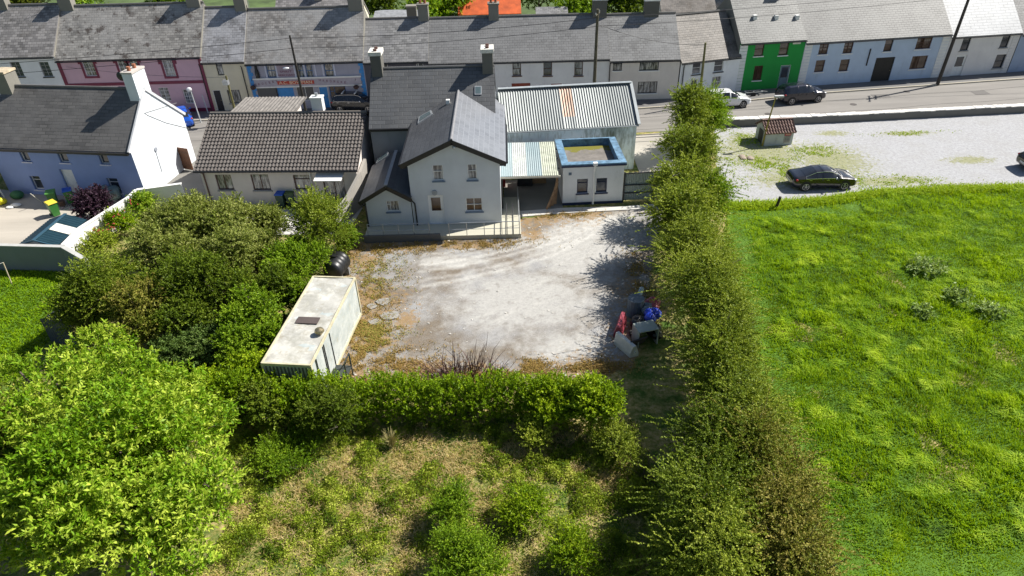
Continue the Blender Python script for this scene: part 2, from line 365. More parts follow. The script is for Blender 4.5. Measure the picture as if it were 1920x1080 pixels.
def ground_mat():
    n=NT('ground_mix'); P=n.c.outputs['Object']
    ga=n.attr('gravel'); we=n.attr('weed'); pa=n.attr('pale'); lu=n.attr('lush'); pk=n.attr('park')
    n1=n.noise(.9,8,rough=.7); n2=n.noise(5,6,rough=.7); n3=n.noise(22,4,rough=.8); n4=n.noise(.35,5)
    # grass / scrub soil
    dry=n.ramp(n2,[(.3,(.13,.15,.03)),(.45,(.27,.24,.07)),(.62,(.50,.37,.19))]); grn=n.ramp(n2,[(.3,(.035,.07,.01)),(.6,(.08,.15,.02)),(.8,(.15,.22,.04))])
    soil=n.mix(n.ramp(n1,[(.4,0.),(.6,1.)]),grn,dry); soil=n.mix(lu,soil,n.ramp(n2,[(.3,(.06,.12,.012)),(.7,(.14,.26,.025))]))
    # gravel
    stone=n.ramp(n3,[(.28,(.11,.11,.11)),(.45,(.27,.27,.27)),(.6,(.36,.355,.35)),(.75,(.58,.57,.56))])
    brown=n.ramp(n3,[(.3,(.07,.055,.04)),(.55,(.21,.175,.135)),(.75,(.36,.32,.27))])
    palec=n.ramp(n2,[(.3,(.38,.37,.345)),(.7,(.53,.515,.48))]); palec=n.mix(.25,palec,stone)
    k=n.math('ADD',pa,n.math('MULTIPLY',n.math('SUBTRACT',n1,.5),1.8)); grv=n.mix(n.ramp(k,[(.2,0.),(.75,1.)]),n.mix(n.ramp(n4,[(.4,0.),(.6,1.)]),stone,brown),palec)
    parkc=n.mix(n.ramp(n.noise(4.5,9,rough=.85),[(.36,0.),(.6,1.)]),(.22,.22,.23),(.50,.505,.515)); parkc=n.mix(n.ramp(n.noise(.6,6,rough=.7),[(.45,0.),(.7,.5)]),parkc,(.30,.29,.26)); parkc=n.mix(.35,parkc,n.ramp(n3,[(.3,(.12,.12,.13)),(.7,(.62,.62,.63))])); grv=n.mix(pk,grv,parkc)
    # wheel tracks
    rot=n.n('ShaderNodeVectorRotate'); rot.inputs['Angle'].default_value=-.55; n.l(P,rot.inputs['Vector']); tr=n.noise(1.6,6,vec=rot.outputs[0],st=(.22,1.5,1.),rough=.7); tm=n.math('MULTIPLY',n.ramp(tr,[(.52,0.),(.66,.7)]),pa); grv=n.mix(n.math('MULTIPLY',tm,n.math('SUBTRACT',1.,pk)),grv,(.50,.49,.455))
    spk=n.noise(7,9,rough=.85); grv=n.mix(n.math('MULTIPLY',n.ramp(spk,[(.52,0.),(.7,.5)]),n.math('SUBTRACT',1.,pk)),grv,(.10,.095,.085)); grv=n.mix(n.math('MULTIPLY',n.ramp(spk,[(.34,.3),(.44,0.)]),n.math('SUBTRACT',1.,pk)),grv,(.58,.57,.54))
    stn=n.noise(1.6,5); grv=n.mix(n.math('MULTIPLY',n.ramp(stn,[(.55,0.),(.7,.55)]),n.math('SUBTRACT',1.,pk)),grv,(.2,.185,.16))
    tk=n.math('MULTIPLY',n.attr('track'),n.ramp(n.noise(2.5,6,rough=.75),[(.35,.15),(.65,.75)])); grv=n.mix(tk,grv,(.66,.645,.60))
    # weeds over the gravel
    wn=n.noise(3.,8,rough=.8); wk=n.math('ADD',we,n.math('MULTIPLY',n.math('SUBTRACT',wn,.5),3.0))
    wfn=n.math('ADD',n.math('MULTIPLY',n2,.5),n.math('MULTIPLY',n.noise(13,6,rough=.85),.5)); weedc=n.mix(pk,n.ramp(wfn,[(.3,(.075,.055,.03)),(.42,(.22,.15,.08)),(.52,(.34,.21,.09)),(.6,(.17,.16,.05)),(.7,(.30,.26,.20))]),n.ramp(n2,[(.3,(.09,.11,.03)),(.55,(.30,.30,.13)),(.75,(.15,.20,.03))]))
    grv=n.mix(n.ramp(wk,[(.40,0.),(.66,.8)]),grv,weedc)
    gk=n.math('ADD',ga,n.math('MULTIPLY',n.math('SUBTRACT',n1,.5),.7)); n.col(n.mix(n.ramp(gk,[(.47,0.),(.53,1.)]),soil,grv))
    n.rough(.95); n.b.inputs['Specular IOR Level'].default_value=.2; n.bump(n3,.6,.05); return n.m
def sheet(name,pts,z,mat,kind='structure',skirt=.0,label=None):
    m=MB(); m.poly([(p[0],p[1],z) for p in pts])
    if skirt:
        for i in range(len(pts)):
            a,b=pts[i],pts[(i+1)%len(pts)]; m.quad((a[0],a[1],z-skirt),(b[0],b[1],z-skirt),(b[0],b[1],z),(a[0],a[1],z))
    return tag(m.build(name,mat),label=label,kind=kind)
g=ground_sheet(); g.data.materials.append(ground_mat()); tag(g,kind='structure')
FARM=plain('far_ground',(.07,.11,.03),.95,var=.5,sc=.3)
fg=MB(); fg.poly([(-400,-200,-.12),(400,-200,-.12),(400,600,-.12),(-400,600,-.12)]); tag(fg.build('far_ground',FARM),kind='structure')
def asphalt(name,c,sc=1.):
    n=NT(name); a=n.noise(.5,6,st=(.25,1.6,1.)); b=n.noise(40,3); d=n.noise(2.5,5)
    base=n.ramp(a,[(.3,tuple(x*.82 for x in c)),(.7,tuple(x*1.12 for x in c))]); base=n.mix(n.math('MULTIPLY',b,.3),base,tuple(x*.5 for x in c))
    base=n.mix(n.ramp(d,[(.6,0.),(.75,.3)]),base,tuple(x*.55 for x in c)); n.col(base); n.rough(.9); n.bump(b,.3,.01); return n.m
ASPH=asphalt('asphalt',(.25,.235,.215)); CONC=asphalt('concrete',(.42,.39,.34)); PAVE=asphalt('pavement_concrete',(.17,.165,.16)); DCONC=asphalt('yard_concrete',(.45,.41,.35)); PALEC=asphalt('pale_concrete',(.62,.60,.56))
CREAMC=asphalt('lichen_concrete',(.52,.50,.40))
# road along the terrace: bends where the coloured houses stand
YT=63.1
fL=Fr((0,YT),0.); fR=Fr.two((22.66,64.81),(50.76,68.1))
sheet('road',[(-60,52),(17.9,55.6),(28,56.5),(45.3,57.6),(75,60.5),(75,68.5),(50.5,66.2),(43,65.3),(29.2,63.6),(22,62.1),(12,60.9),(-60,60.9)],.012,ASPH)
pv=MB(); inner=[(-60,60.9),(12,60.9),(22,62.1),(29.2,63.6),(43,65.3),(50.5,66.2),(75,68.5)]; outer=[(-60,64),(12,64),(22,66),(29.2,67),(43,68.3),(50.5,69),(75,72)]
for i in range(len(inner)-1):
    a,b,c,d=inner[i],inner[i+1],outer[i+1],outer[i]
    pv.quad((*a,.12),(*b,.12),(*c,.12),(*d,.12)); pv.quad((*a,-.05),(*b,-.05),(*b,.12),(*a,.12))
tag(pv.build('pavement',PAVE),kind='structure')
kb=MB()
for i in range(len(inner)-1): 
    a,b=inner[i],inner[i+1]; kb.bar((a[0],a[1]-.06,.05),(b[0],b[1]-.06,.05),.14,.16)
tag(kb.build('kerb',plain('kerb_stone',(.46,.42,.33),.8)),kind='structure')
sheet('driveway',[(9.9,45),(14.2,45),(14.2,55.2),(9.9,54.6)],.02,CONC)
sheet('concrete_path',[(-.4,41.6),(3.75,42.0),(7.9,42.0),(10.0,42.2),(10.0,41.6),(3.6,41.25),(.6,40.9),(-.4,40.9)],.06,PALEC,skirt=.1)
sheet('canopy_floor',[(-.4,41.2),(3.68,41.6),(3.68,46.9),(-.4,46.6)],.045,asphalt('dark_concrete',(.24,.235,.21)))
sheet('backyard_concrete',[G(0,460),G(120,470),G(165,420),G(245,385),G(285,372),G(49,362),G(-40,350),G(-120,450)],.02,DCONC)
sheet('side_path',[(-27.5,44.),(-21.8,44.),(-22.2,56),(-26.2,56),(-26.9,49)],.016,asphalt('path_grey',(.22,.21,.19)))
sheet('patio',[G(365,395),G(680,390),G(650,440),G(380,440)],.02,PALEC)
# ---------------- roadside wall ----------------
WL=[(17.6,55.9),(28.,56.25),(45.3,57.35),(62,59.2)]
w=MB()
for (a,b) in zip(WL,WL[1:]):
    d=(Vector(b)-Vector(a)).normalized(); nrm=Vector((-d.y,d.x))*.55
    A,B=Vector(a),Vector(b); C_,D=B+nrm,A+nrm; zt=.62
    w.quad((*A,-.2),(*B,-.2),(*B,zt),(*A,zt)); w.quad((*A,zt),(*B,zt),(*C_,zt),(*D,zt)); w.quad((*C_,-.2),(*D,-.2),(*D,zt),(*C_,zt))
w.quad((17.6,55.9,-.2),(17.6,55.9,.62),(17.58,56.45,.62),(17.58,56.45,-.2))
rw=w.build('roadside_wall',render_wall('old_wall',(.15,.145,.13),.6)); tag(rw,'long low rendered wall with pale flat top between road and car park','wall')
cp=MB(); random.seed(3)
for (a,b) in zip(WL,WL[1:]):
    L=(Vector(b)-Vector(a)).length; n_=int(L/.45); d=(Vector(b)-Vector(a)).normalized(); nr=Vector((-d.y,d.x))
    for k in range(n_):
        p=Vector(a)+d*(k+.5)*L/n_+nr*(.28+random.uniform(-.03,.03)); h=random.uniform(.03,.07); l=L/n_*.47; e=random.uniform(.26,.32)
        c=[p-d*l-nr*e,p+d*l-nr*e,p+d*l+nr*e,p-d*l+nr*e]; cp.quad(*[(q.x,q.y,.622+h) for q in c]); 
        for i in range(4): j=(i+1)%4; cp.quad((c[i].x,c[i].y,.60),(c[j].x,c[j].y,.60),(c[j].x,c[j].y,.622+h),(c[i].x,c[i].y,.622+h))
cp.build('coping',plain('coping_cement',(.66,.64,.60),.85,var=.15,sc=5),rw)
# ---------------- the terrace ----------------
TD=7.6
BROWN=plain('brown_frame',(.09,.035,.02),.5); BLACK=plain('black_paint',(.012,.013,.015),.4); GREYW=plain('grey_sill',(.35,.34,.32),.8); STEEL=plain('galvanised_steel',(.42,.44,.46),.45,.6)
GD=glass(); GC=glass('curtained_glass',(.06,.065,.07),(.45,.45,.44)); GB=glass('brown_glass',(.05,.03,.02)); WH=WHITE()
CHS=render_wall('chimney_stone',(.22,.21,.18),.6); CHD=render_wall('chimney_dark',(.13,.125,.11),.5)
RED=plain('burgundy_paint',(.19,.02,.055),.5); PIPE=plain('downpipe_black',(.02,.02,.022),.5)
def terrace(name,label,fr,xl,xr,ye,yr,wall,roofm,ops=(),chims=(),D=TD,cat='house',rh=None,eh=None,pipes=(),ridge=None,gut=BLACK,x_is_px=True):
    """xl,xr: eave pixels (x,y); yr: ridge pixel"""
    a=fr.hit(*xl); b=fr.hit(*xr); x0,x1=a[0],b[0]
    eh=eh or (a[1]+b[1])/2; o=fr.wor((x0+.003,0,0)); f2=Fr(o,fr.a); Wd=x1-x0-.006
    if rh is None: rh=f2.hit(yr[0],yr[1],D/2)[1]-.1
    root=froot(name,f2,label,cat,'houses in the street terrace')
    holes=[]; L=[]
    for q in ops:
        kind=q[0]; x,z,w_,h_=f2.op(*q[1:5]); 
        if kind.startswith('door'): top=z+h_/2; z=(top+.1)/2; h_=top-.1
        if x-w_/2<.1 or x+w_/2>Wd-.1: continue
        z=min(z,eh-.12-h_/2); holes.append((x-w_/2,x+w_/2,z-h_/2,z+h_/2)); L.append((kind,(x,z,w_,h_),q[5:]))
    mb=MB(); gm=MB(); gable_box(mb,Wd,D,eh,rh,holes,gm=gm); mb.build('wall',wall,root); gm.build('gable_wall',CHS,root)
    rf=roof_x(Wd,D,eh,rh).build('roof',roofm,root)
    MB().tube([(0,D/2,rh+.11),(Wd,D/2,rh+.11)],.11,6).build('ridge',ridge or plain('ridge_tile',(.13,.125,.12),.8),rf)
    gutter(root,Wd,eh-.2*(rh-eh)/(D/2)-.02,-.24,gut)
    for kind,o_,ex in L:
        if kind=='door': door(root,o_,ex[0],ex[1],glz=ex[2] if len(ex)>2 else None)
        else: window(root,o_,kind,ex[0],ex[1],ex[2] if len(ex)>2 else None)
    for c in chims:                                # px,py at ridge, width, height, material
        cx=f2.hit(c[0],c[1],D/2)[0]; chimney(root,min(max(cx,c[2]/2+.0),Wd-c[2]/2),D/2,rh-.55,c[2],c[5] if len(c)>5 else .75,c[3]+.5,c[4],pots=2,cap=c[6] if len(c)>6 else None)
    for p in pipes:
        px=f2.hit(*p)[0]; MB().tube([(px,-.2,eh-.25),(px,-.08,eh-.45),(px,-.08,.1)],.045,6).build('downpipe',PIPE,root)
    return root,f2,Wd,eh,rh
wl=render_wall('white_wall',(.84,.84,.84),.25); pk_=render_wall('pink_wall',(.66,.43,.50),.15); cr_=render_wall('cream_wall',(.72,.66,.50),.25); tea_=render_wall('purple_grey_wall',(.38,.38,.46),.2)
dg_=render_wall('dark_grey_wall',(.09,.09,.11),.2); wb_=render_wall('offwhite_wall',(.80,.79,.78),.3); be_=render_wall('beige_wall',(.72,.66,.61),.3,(.2,.17,.14)); ws_=render_wall('white_block_wall',(.84,.85,.86),.3)
gr_=render_wall('green_wall',(.02,.32,.055),.12,(.01,.12,.03)); lb_=render_wall('pale_blue_wall',(.50,.60,.74),.25); rc_=render_wall('ivory_wall',(.76,.73,.71),.2)
S1=slate('slate_weathered',(.21,.20,.195),moss=(.05,.04,.02),mossamt=.25,seed=1,row=.27,wid=.42); S2=slate('slate_mossy',(.235,.225,.21),moss=(.045,.03,.022),mossamt=.85,light=(.36,.35,.34),lamt=.5,seed=5.3,row=.25,wid=.42)
S3=slate('slate_pale',(.24,.24,.25),light=(.38,.38,.40),lamt=.8,mossamt=.3,seed=2.1,row=.25,wid=.42); S4=slate('slate_grey',(.19,.188,.185),seed=3.3,row=.27,wid=.45,light=(.24,.24,.25),lamt=.5)
S5=slate('slate_dark',(.115,.118,.12),seed=7.3,var=.25,row=.3,wid=.5); S6=slate('slate_brown',(.12,.105,.09),mossamt=.7,seed=4.,row=.25,wid=.4,light=(.22,.2,.18),lamt=.8); S7=slate('slate_even',(.19,.19,.18),var=.2,seed=8.4,row=.24,wid=.5,light=(.24,.24,.23),lamt=.5)
S8=slate('slate_white',(.43,.44,.45),var=.06,row=.3,wid=.9,seed=9.1,mortar=.7,spec=.5,rough=.4)  # much paler, more even slate colour with faint joints
terrace('terraced_house','white two-storey house at far left with grey slate roof, beside the pink house',fL,(-160,106),(102,107),None,(50,9),wl,S1,
 [('georgian',32,130,18,28,GREYW,GD,BLACK),('georgian',86,130,18,28,GREYW,GD,BLACK)],[(4,6,1.,1.3,CHS)])
T=terrace('terraced_house','pink two-storey house with burgundy window surrounds and mossy slate roof',fL,(102,107),(376,108),None,(240,8),pk_,S2,
 [('georgian',167,127,21,31,WH,GC),('georgian',231,126,17,31,WH,GC),('georgian',251.5,124.5,17,31,WH,GC),('georgian',317,128,20,31,WH,GC),('georgian',309,177,18,26,WH,GC),('georgian',354,181,18,27,WH,GC)],
 [(107,11,1.2,1.5,CHS),(367,15,1.2,1.5,CHS)])
root,f2,Wd,eh,rh=T; m=MB()
for q in ((167,127,21,31),(231,126,17,31),(251.5,124.5,17,31),(317,128,20,31)):
    x,z,w_,h_=f2.op(*q); h_=min(h_,1.9); z=min(z,eh-.12-h_/2); e=.17
    m=MB(); m.box(x-w_/2-e,-.05,z-h_/2-e,x-w_/2,.0-.003,z+h_/2); m.box(x+w_/2,-.05,z-h_/2-e,x+w_/2+e,-.003,z+h_/2); m.box(x-w_/2,-.05,z-h_/2-e,x+w_/2,-.003,z-h_/2)
    m.box(x-w_/2-.34,-.055,z+h_/2-.35,x-w_/2-e,-.004,z+h_/2+.02); m.box(x+w_/2+e,-.055,z+h_/2-.35,x+w_/2+.34,-.004,z+h_/2+.02); m.box(x-w_/2-.34,-.056,z+h_/2+.021,x+w_/2+.34,-.005,min(eh-.02,z+h_/2+.16)); m.box(x-.12,-.07,z+h_/2+.03,x+.12,-.057,min(eh-.02,z+h_/2+.15))
    m.build('window_surround',RED,root)
m=MB(); zb=f2.hit(300,155)[1]; m.box(.3,-.06,zb-.13,Wd-.3,-.003,zb+.13); m.build('string_course',RED,root)
for xx in (0,Wd-.29): MB().box(xx,-.07,.0,xx+.29,-.003,eh-.2).build('corner_pilaster',RED,root)
MB().box(.3,-.04,0.1,Wd-.3,-.003,.45).build('plinth',RED,root)
CP_=terrace('terraced_house','narrow cream two-storey house between the pink house and the blue merchant',fL,(376,113),(458,114),None,(420,13),cr_,S3,
 [('topvent',412,129,12,25,BLACK,GC),('door',410,188,15,38,plain('black_door',(.02,.018,.018),.5),WH),('double',440,181,24,25,BLACK,GC,GREYW)],[(461,18,1.,1.35,CHS)],pipes=[(382,150)])
T=terrace('merchant_shop','purple-grey merchant shop with bright blue doors, quoins and red name board',fL,(458,114),(681,115),None,(580,14),tea_,slate('slate_shop',(.23,.22,.21),mossamt=.3,seed=6.6,row=.25,wid=.4,light=(.33,.33,.33),lamt=.6),
 [('sash',508.5,133,17,26,plain('blue_frame',(.06,.18,.42),.5),GC),('sash',563,133,12,26,MC['blue_frame'],GC),('sash',580,133,13,26,MC['blue_frame'],GC),('sash',617,133,17,26,MC['blue_frame'],GC),
  ('double',505,175.5,32,27,WH,GB),('door',537,180,31,37,plain('sky_blue_paint',(.03,.25,.62),.45),plain('sky_blue_paint',(.03,.25,.62))),('double',573,175.5,33,27,WH,GD),('door',608,181,17,37,MC['sky_blue_paint'],WH),('side',634,175,31,27,MC['blue_frame'],GB,WH)],
 [(669,22,1.3,1.8,CHS)],cat='shop',pipes=[(459,150)])
root,f2,Wd,eh,rh=T; SB=MC['sky_blue_paint']; SIGNR=plain('sign_red',(.48,.05,.03),.5); LETP=plain('letter_purple',(.16,.05,.10),.6); LETW=plain('letter_cream',(.8,.7,.5),.5)
for k,xx in enumerate((.17,Wd-.5)):
    m=MB()
    for j in range(12):
        z=.2+j*(eh-.4)/12; ww=.42 if j%2 else .28
        if k: m.box(Wd-.08-ww,-.035,z,Wd-.08,-.003,z+(eh-.4)/12-.02)
        else: m.box(.08,-.035,z,.08+ww,-.003,z+(eh-.4)/12-.02)
    m.build('quoin',SB,root)
MB().box(.55,-.04,.15,2.3,-.003,f2.hit(480,163)[1]).build('stone_cladding',render_wall('dark_stone',(.12,.12,.12),.4),root)
zf0,zf1=f2.hit(560,160.5)[1],f2.hit(560,147)[1]
fs=MB().box(.45,-.09,zf0,Wd-.45,-.003,zf1).build('fascia',plain('lilac_board',(.42,.39,.45),.6),root); MB().box(.4,-.15,zf1+.002,Wd-.4,-.003,zf1+.13).build('cornice',WH,fs)
MB().box(.4,-.10,zf0-.12,Wd-.4,-.003,zf0-.002).build('architrave',WH,fs)
x,z,w_,h_=f2.op(555,154,69,6.5); MB().box(x-w_/2,-.125,z-h_/2,x+w_/2,-.093,z+h_/2).build('name_board',SIGNR,fs); text('lettering','A.C. BOWMAN',.38,LETW,fs,(x,-.13,z),w_*.9)
def arctext(body,cx,cz,width,sag,size):
    n_=len(body)
    for i,ch in enumerate(body):
        u=i/(n_-1)-.5
        text('letter',ch,size,LETP,fs,(cx+u*width,-.10,cz+sag*u),.16,rot=(math.pi/2,-sag*.25,0))
x1_=f2.hit(499,153.5)[0]; x2_=f2.hit(624,153.5)[0]; zm=(zf0+zf1)/2
arctext('GROCERY',x1_,zm,2.0,.28,.3); arctext('HARDWARE',x2_,zm,2.3,-.28,.3)
xc=f2.hit(535.5,132)[0]
MB().box(xc-.92,-.02,f2.hit(535,146)[1],xc+.92,-.003,eh-.15).build('wall_panel',plain('mauve_panel',(.36,.30,.36),.7),root)
for i,(s_,wd) in enumerate((('TEA  WINE',1.5),('AND',.62),('SPIRIT',1.1),('MERCHANT',1.6))):
    zz=f2.hit(535+i*2,121+i*6.6)[1]; text('lettering',s_,.25,LETP,root,(xc+i*.0,-.03,zz),wd)
for q in (498.5,518.5,553,571.5,591.5,606,627.5):
    xx=f2.hit(q,133)[0]; MB().box(xx-.07,-.05,f2.hit(q,146)[1],xx+.07,-.003,eh-.02).build('pilaster',plain('pale_lilac',(.55,.57,.68),.6),root)
MB().box(.4,-.07,eh-.16,Wd-.4,-.052,eh-.02).build('eaves_band',MC['pale_lilac'],root)
m=MB(); xx,zz=f2.hit(481.5,133); m.tube([(xx,-.1,zz-.6),(xx,-.1,zz-.1),(xx,-.1,zz+.15),(xx,-.1,zz+.62)],[.2,.21,.14,.09],8); m.build('bottle_ornament',BLACK,root)
for q in ((476.6,162),(669,161)):
    xx,zz=f2.hit(*q); b=MB(); b.sphere((xx,-.35,zz),.26,8,6,(1,1,.8)); h=b.build('hanging_basket',plain('basket_flowers',(.07,.04,.035),.9,var=.5,sc=20),root); MB().bar((xx,-.05,zz+.7),(xx,-.35,zz+.6),.03).build('bracket',BLACK,h)
T=terrace('terraced_house','dark grey two-storey house right of the blue merchant, mostly behind other roofs',fL,(681,115),(803,114),None,(740,34),dg_,S4,
 [('side',787,122,13,9,WH,GD),('sash',720,125,14,20,WH,GD)],[(808,34,.95,1.25,CHS)])
terrace('terraced_house','long off-white house with brown windows and boarded openings behind the barn',fL,(803,114),(1143,112),None,(960,30),wb_,slate('slate_plain',(.165,.165,.165),var=.22,seed=11.,row=.28,wid=.45,light=(.2,.2,.2),lamt=.5),
 [('sash',848,129,15,26,BROWN,GD),('sash',969,129,16,26,BROWN,GC,BROWN),('sash',1027,129,16,26,BROWN,GD,BROWN),('sash',1085,129,16,26,BROWN,GC,BROWN),('board',977,166,35,20,plain('boarded_red',(.28,.055,.03),.7),MC['boarded_red']),('board',1043,168,20,22,MC['boarded_red'],MC['boarded_red']),('sash',1088,170,17,24,BLACK,GD)],
 [(926,36,.95,1.25,CHS),(1130,26,1.3,1.4,CHD,.8,WH)])
terrace('terraced_house','beige two-storey house with wide black-framed windows right of the long off-white one',fL,(1143,112),(1276,110),None,(1220,25),be_,slate('slate_mid',(.18,.18,.178),var=.3,seed=13.,row=.26,wid=.42,light=(.25,.25,.25),lamt=.7),
 [('topvent',1158,122,17,18,BLACK,GC,WH),('side',1217.5,121,36,19,BLACK,GC,WH),('side',1214,164,36,22,BLACK,GC,WH),('door',1160,174,24,36,plain('black_door2',(.02,.02,.02),.5),WH)],[(1221,19,1.35,1.3,CHD,.7,WH)],pipes=[(1142,150)])
e=fL.wor((fL.hit(1276,110)[0],0,0)); fS=Fr.two((e.x,e.y),(22.66,64.81)); Ws=(Vector((22.66,64.81,0))-e).length
fS2=fS; aS=fS.hit(1277,109); 
terrace('terraced_house','small white cottage with blocked render and brown slate roof left of the green house',fS,(1278,110),(1388,110),None,(1330,22),ws_,S6,
 [('sash',1307,124,16,24,WH,GD,BLACK),('sash',1348,123,17,23,WH,GD,BLACK),('door',1301,164,17,35,WH,WH,GD),('sash',1343,154,17,21,WH,GC,WH)],[],pipes=[(1279,150)])
ehG=fR.hit(1450,77)[1]; rhG=ehG+3.4
def quoins(root,x,eh,side,w=.55,m_=None):
    m=MB(); n_=14
    for j in range(n_): z=.1+j*(eh-.3)/n_; m.box(x,-.045,z,x+w,-.003,z+(eh-.3)/n_-.03)
    m.build('quoin',m_ or WH,root)
Dg=8.4
T=terrace('terraced_house','bright green two-storey house with white quoins and brown windows',fR,(1389,78),(1512,74),None,None,gr_,S7,
 [('sash',1424,92,17,25,BROWN,GB,WH),('sash',1470,91,17,25,BROWN,GB,WH),('double',1421,137,16,27,BROWN,GB,WH),('door',1470,144,19,43,plain('grey_blue_door',(.14,.22,.26),.5),WH,GD)],
 [(1470,3,1.1,1.3,plain('terracotta_brick',(.30,.13,.08),.9),.9)],D=Dg,rh=rhG)
quoins(T[0],.02,T[3],0,.75); xx,zz=T[1].hit(1494,79.5); MB().box(xx-.38,-.06,zz-.14,xx+.38,-.003,zz+.14).build('name_plate',plain('plate_cream',(.7,.68,.6),.5),T[0])
n_=T[0]; 
T=terrace('terraced_house','pale blue double-fronted house with wide dark doorway right of the green house',fR,(1512,74),(1784,66),None,None,lb_,slate('slate_even2',(.15,.15,.145),var=.2,seed=18.4,row=.24,wid=.5,light=(.22,.22,.21),lamt=.5),
 [('georgian',1546,85,17,23,BROWN,GB,WH),('georgian',1592,84,17,24,BROWN,GB,WH),('sash',1537,124,17,22,BROWN,GB,WH),('sash',1583,122.5,17,22,BROWN,GB,WH),('sash',1667,82,15,25,BLACK,GB,WH),('georgian',1733,79.5,28,24,BROWN,GB,WH),('double',1722.5,117,29,24,BROWN,GB,WH),('door',1655,130,35,44,plain('dark_doors',(.02,.017,.015),.6),BLACK)],
 [(1668,4,.8,.3,plain('vent',(.4,.4,.4),.8),.6),(1778,2,1.1,1.4,CHS,.9)],D=Dg,rh=rhG)
quoins(T[0],.02,T[3],0,.75); quoins(T[0],T[2]-.8,T[3],0,.75); xx,zz=T[1].hit(1628,107); 
MB().bar((xx,-.05,zz-.8),(xx,-.05,zz+.8),.08,.1).build('sign_bracket',BLACK,T[0])
T=terrace('terraced_house','ivory house with bright white painted roof beyond the leaning pole',fR,(1784,66),(1916,60),None,None,rc_,S8,
 [('sash',1812,79,15,27,BLACK,GD,GREYW),('sash',1885.5,76,15,26,BLACK,GD,GREYW),('sash',1874,115,18,25,BLACK,GD,GREYW),('door',1786+11,124,20,41,WH,WH,GD)],[],D=Dg,rh=rhG)
quoins(T[0],T[2]-.7,T[3],0,.65,rc_)
a_=T[1].wor((T[2],0,0)); f9=Fr(a_,fR.a)
terrace('terraced_house','pale blue house cut off by the right edge of the photo',f9,(1917,61),(2130,50),None,None,render_wall('pale_blue2',(.35,.42,.55),.2),slate('slate_end',(.16,.16,.16),seed=20.),[('sash',1965,75,15,26,WH,GD,GREYW)],[],D=Dg,rh=rhG)
# roof vents on the green house roof
# ---------------- blue house with white gable, left ----------------
BL=render_wall('blue_wall',(.24,.32,.58),.2,(.08,.10,.18)); BLW=render_wall('gable_white',(.72,.76,.80),.12,(.4,.42,.42)); BCAP=plain('blue_grey_paint',(.12,.17,.24),.7)
pA,pB=G(49,364),G(277,374); fB=Fr.two(pA,pB); WB=(pB-pA).length; DB=7.0
ehB=zat(pB,279)-.1; rhB=fB.hit(275,166,DB/2)[1]-.1; XL=-1.3
root=froot('detached_house',fB,'blue two-storey house with white gable end and dark slate roof','house')
ops=[('topvent',45.5,291,16,24),('topvent',117,292,17,24),('topvent',193.5,296,17,24),('topvent',69.5,343,18,25),('topvent',214,348,20,27)]
L=[];holes=[]
for q in ops: o_=fB.op(*q[1:]); o_=(o_[0],min(o_[1],ehB-.15-o_[3]/2),o_[2],o_[3]); L.append(o_); holes.append((o_[0]-o_[2]/2,o_[0]+o_[2]/2,o_[1]-o_[3]/2,o_[1]+o_[3]/2))
dx,dz,dw,dh=fB.op(137,353,18,40); dh=2.1; do_=(dx,1.1,1.0,dh); holes.append((dx-.5,dx+.5,.05,.05+dh))
m=MB(); facade(m,XL,WB,-.3,ehB,holes); m.quad((XL,DB,-.3),(XL,0,-.3),(XL,0,ehB),(XL,DB,ehB)); m.build('wall',BL,root)
m=MB(); m.poly([(WB+.012,-.0,-.3),(WB+.012,DB,-.3),(WB+.012,DB,ehB),(WB+.012,DB/2,rhB-.02),(WB+.012,0,ehB)]); m.build('gable_wall',BLW,root); m=MB(); m.quad((WB,DB,-.3),(XL,DB,-.3),(XL,DB,ehB),(WB,DB,ehB)); m.build('rear_wall',BLW,root)
for o_ in L: window(root,o_,'topvent',WH,GD,MC['pale_lilac'],rev=.22)
door(root,(dx,.05+dh/2,1.0,dh),WH,WH,rev=.22)
m=MB(); s_=(rhB-ehB)/(DB/2); e=ehB-.2*s_+.1
SBH=slate('slate_blue_house',(.105,.10,.095),var=.3,row=.26,wid=.6,seed=31.,light=(.16,.155,.15),lamt=.5,mortar=.3)
m.slab((XL,-.2,e),(WB-.0,-.2,e),(WB,DB/2,rhB+.1),(XL,DB/2,rhB+.1)); m.slab((WB,DB+.2,e),(XL,DB+.2,e),(XL,DB/2,rhB+.1),(WB,DB/2,rhB+.1)); rf=m.build('roof',SBH,root)
m=MB(); m.bar((WB+.05,-.25,e-.01),(WB+.05,DB/2,rhB+.1),.12,.2); m.bar((WB+.05,DB/2,rhB+.1),(WB+.05,DB+.25,e-.01),.12,.2); m.build('verge',plain('pale_verge',(.55,.56,.58),.7),rf)
MB().tube([(XL,DB/2,rhB+.1),(WB,DB/2,rhB+.1)],.1,6).build('ridge',plain('ridge_tile',(.13,.125,.12),.8),rf)
MB().box(XL,-.36,e-.22,WB,-.205,e-.06).build('gutter',PIPE,root)
ch=MB().box(WB-.75,DB/2-.75,rhB-.6,WB+.03,DB/2+.75,rhB+1.35).build('chimney',BLW,root); MB().box(WB-.8,DB/2-.8,rhB+1.352,WB+.08,DB/2+.8,rhB+1.47).build('chimney_cap',plain('cap_cement',(.5,.46,.42),.9),ch)
for k in (-.35,.3): MB().tube([(WB-.36,DB/2+k,rhB+1.472),(WB-.36,DB/2+k,rhB+1.75)],.13,8).build('chimney_pot',plain('terracotta',(.33,.13,.07),.8),ch)
dsh=MB(); c0=Vector((WB-.95,DB/2-.3,rhB+1.1))
for j in range(4):
    for k in range(12):
        P=lambda r,a:(c0.x+r*math.cos(a)*.9-.1,c0.y-.25+r*r*.5,c0.z+r*math.sin(a)*.9)
        r0,r1=j*.09,(j+1)*.09; a0,a1=k*math.pi/6,(k+1)*math.pi/6; dsh.quad(P(r0,a0),P(r1,a0),P(r1,a1),P(r0,a1))
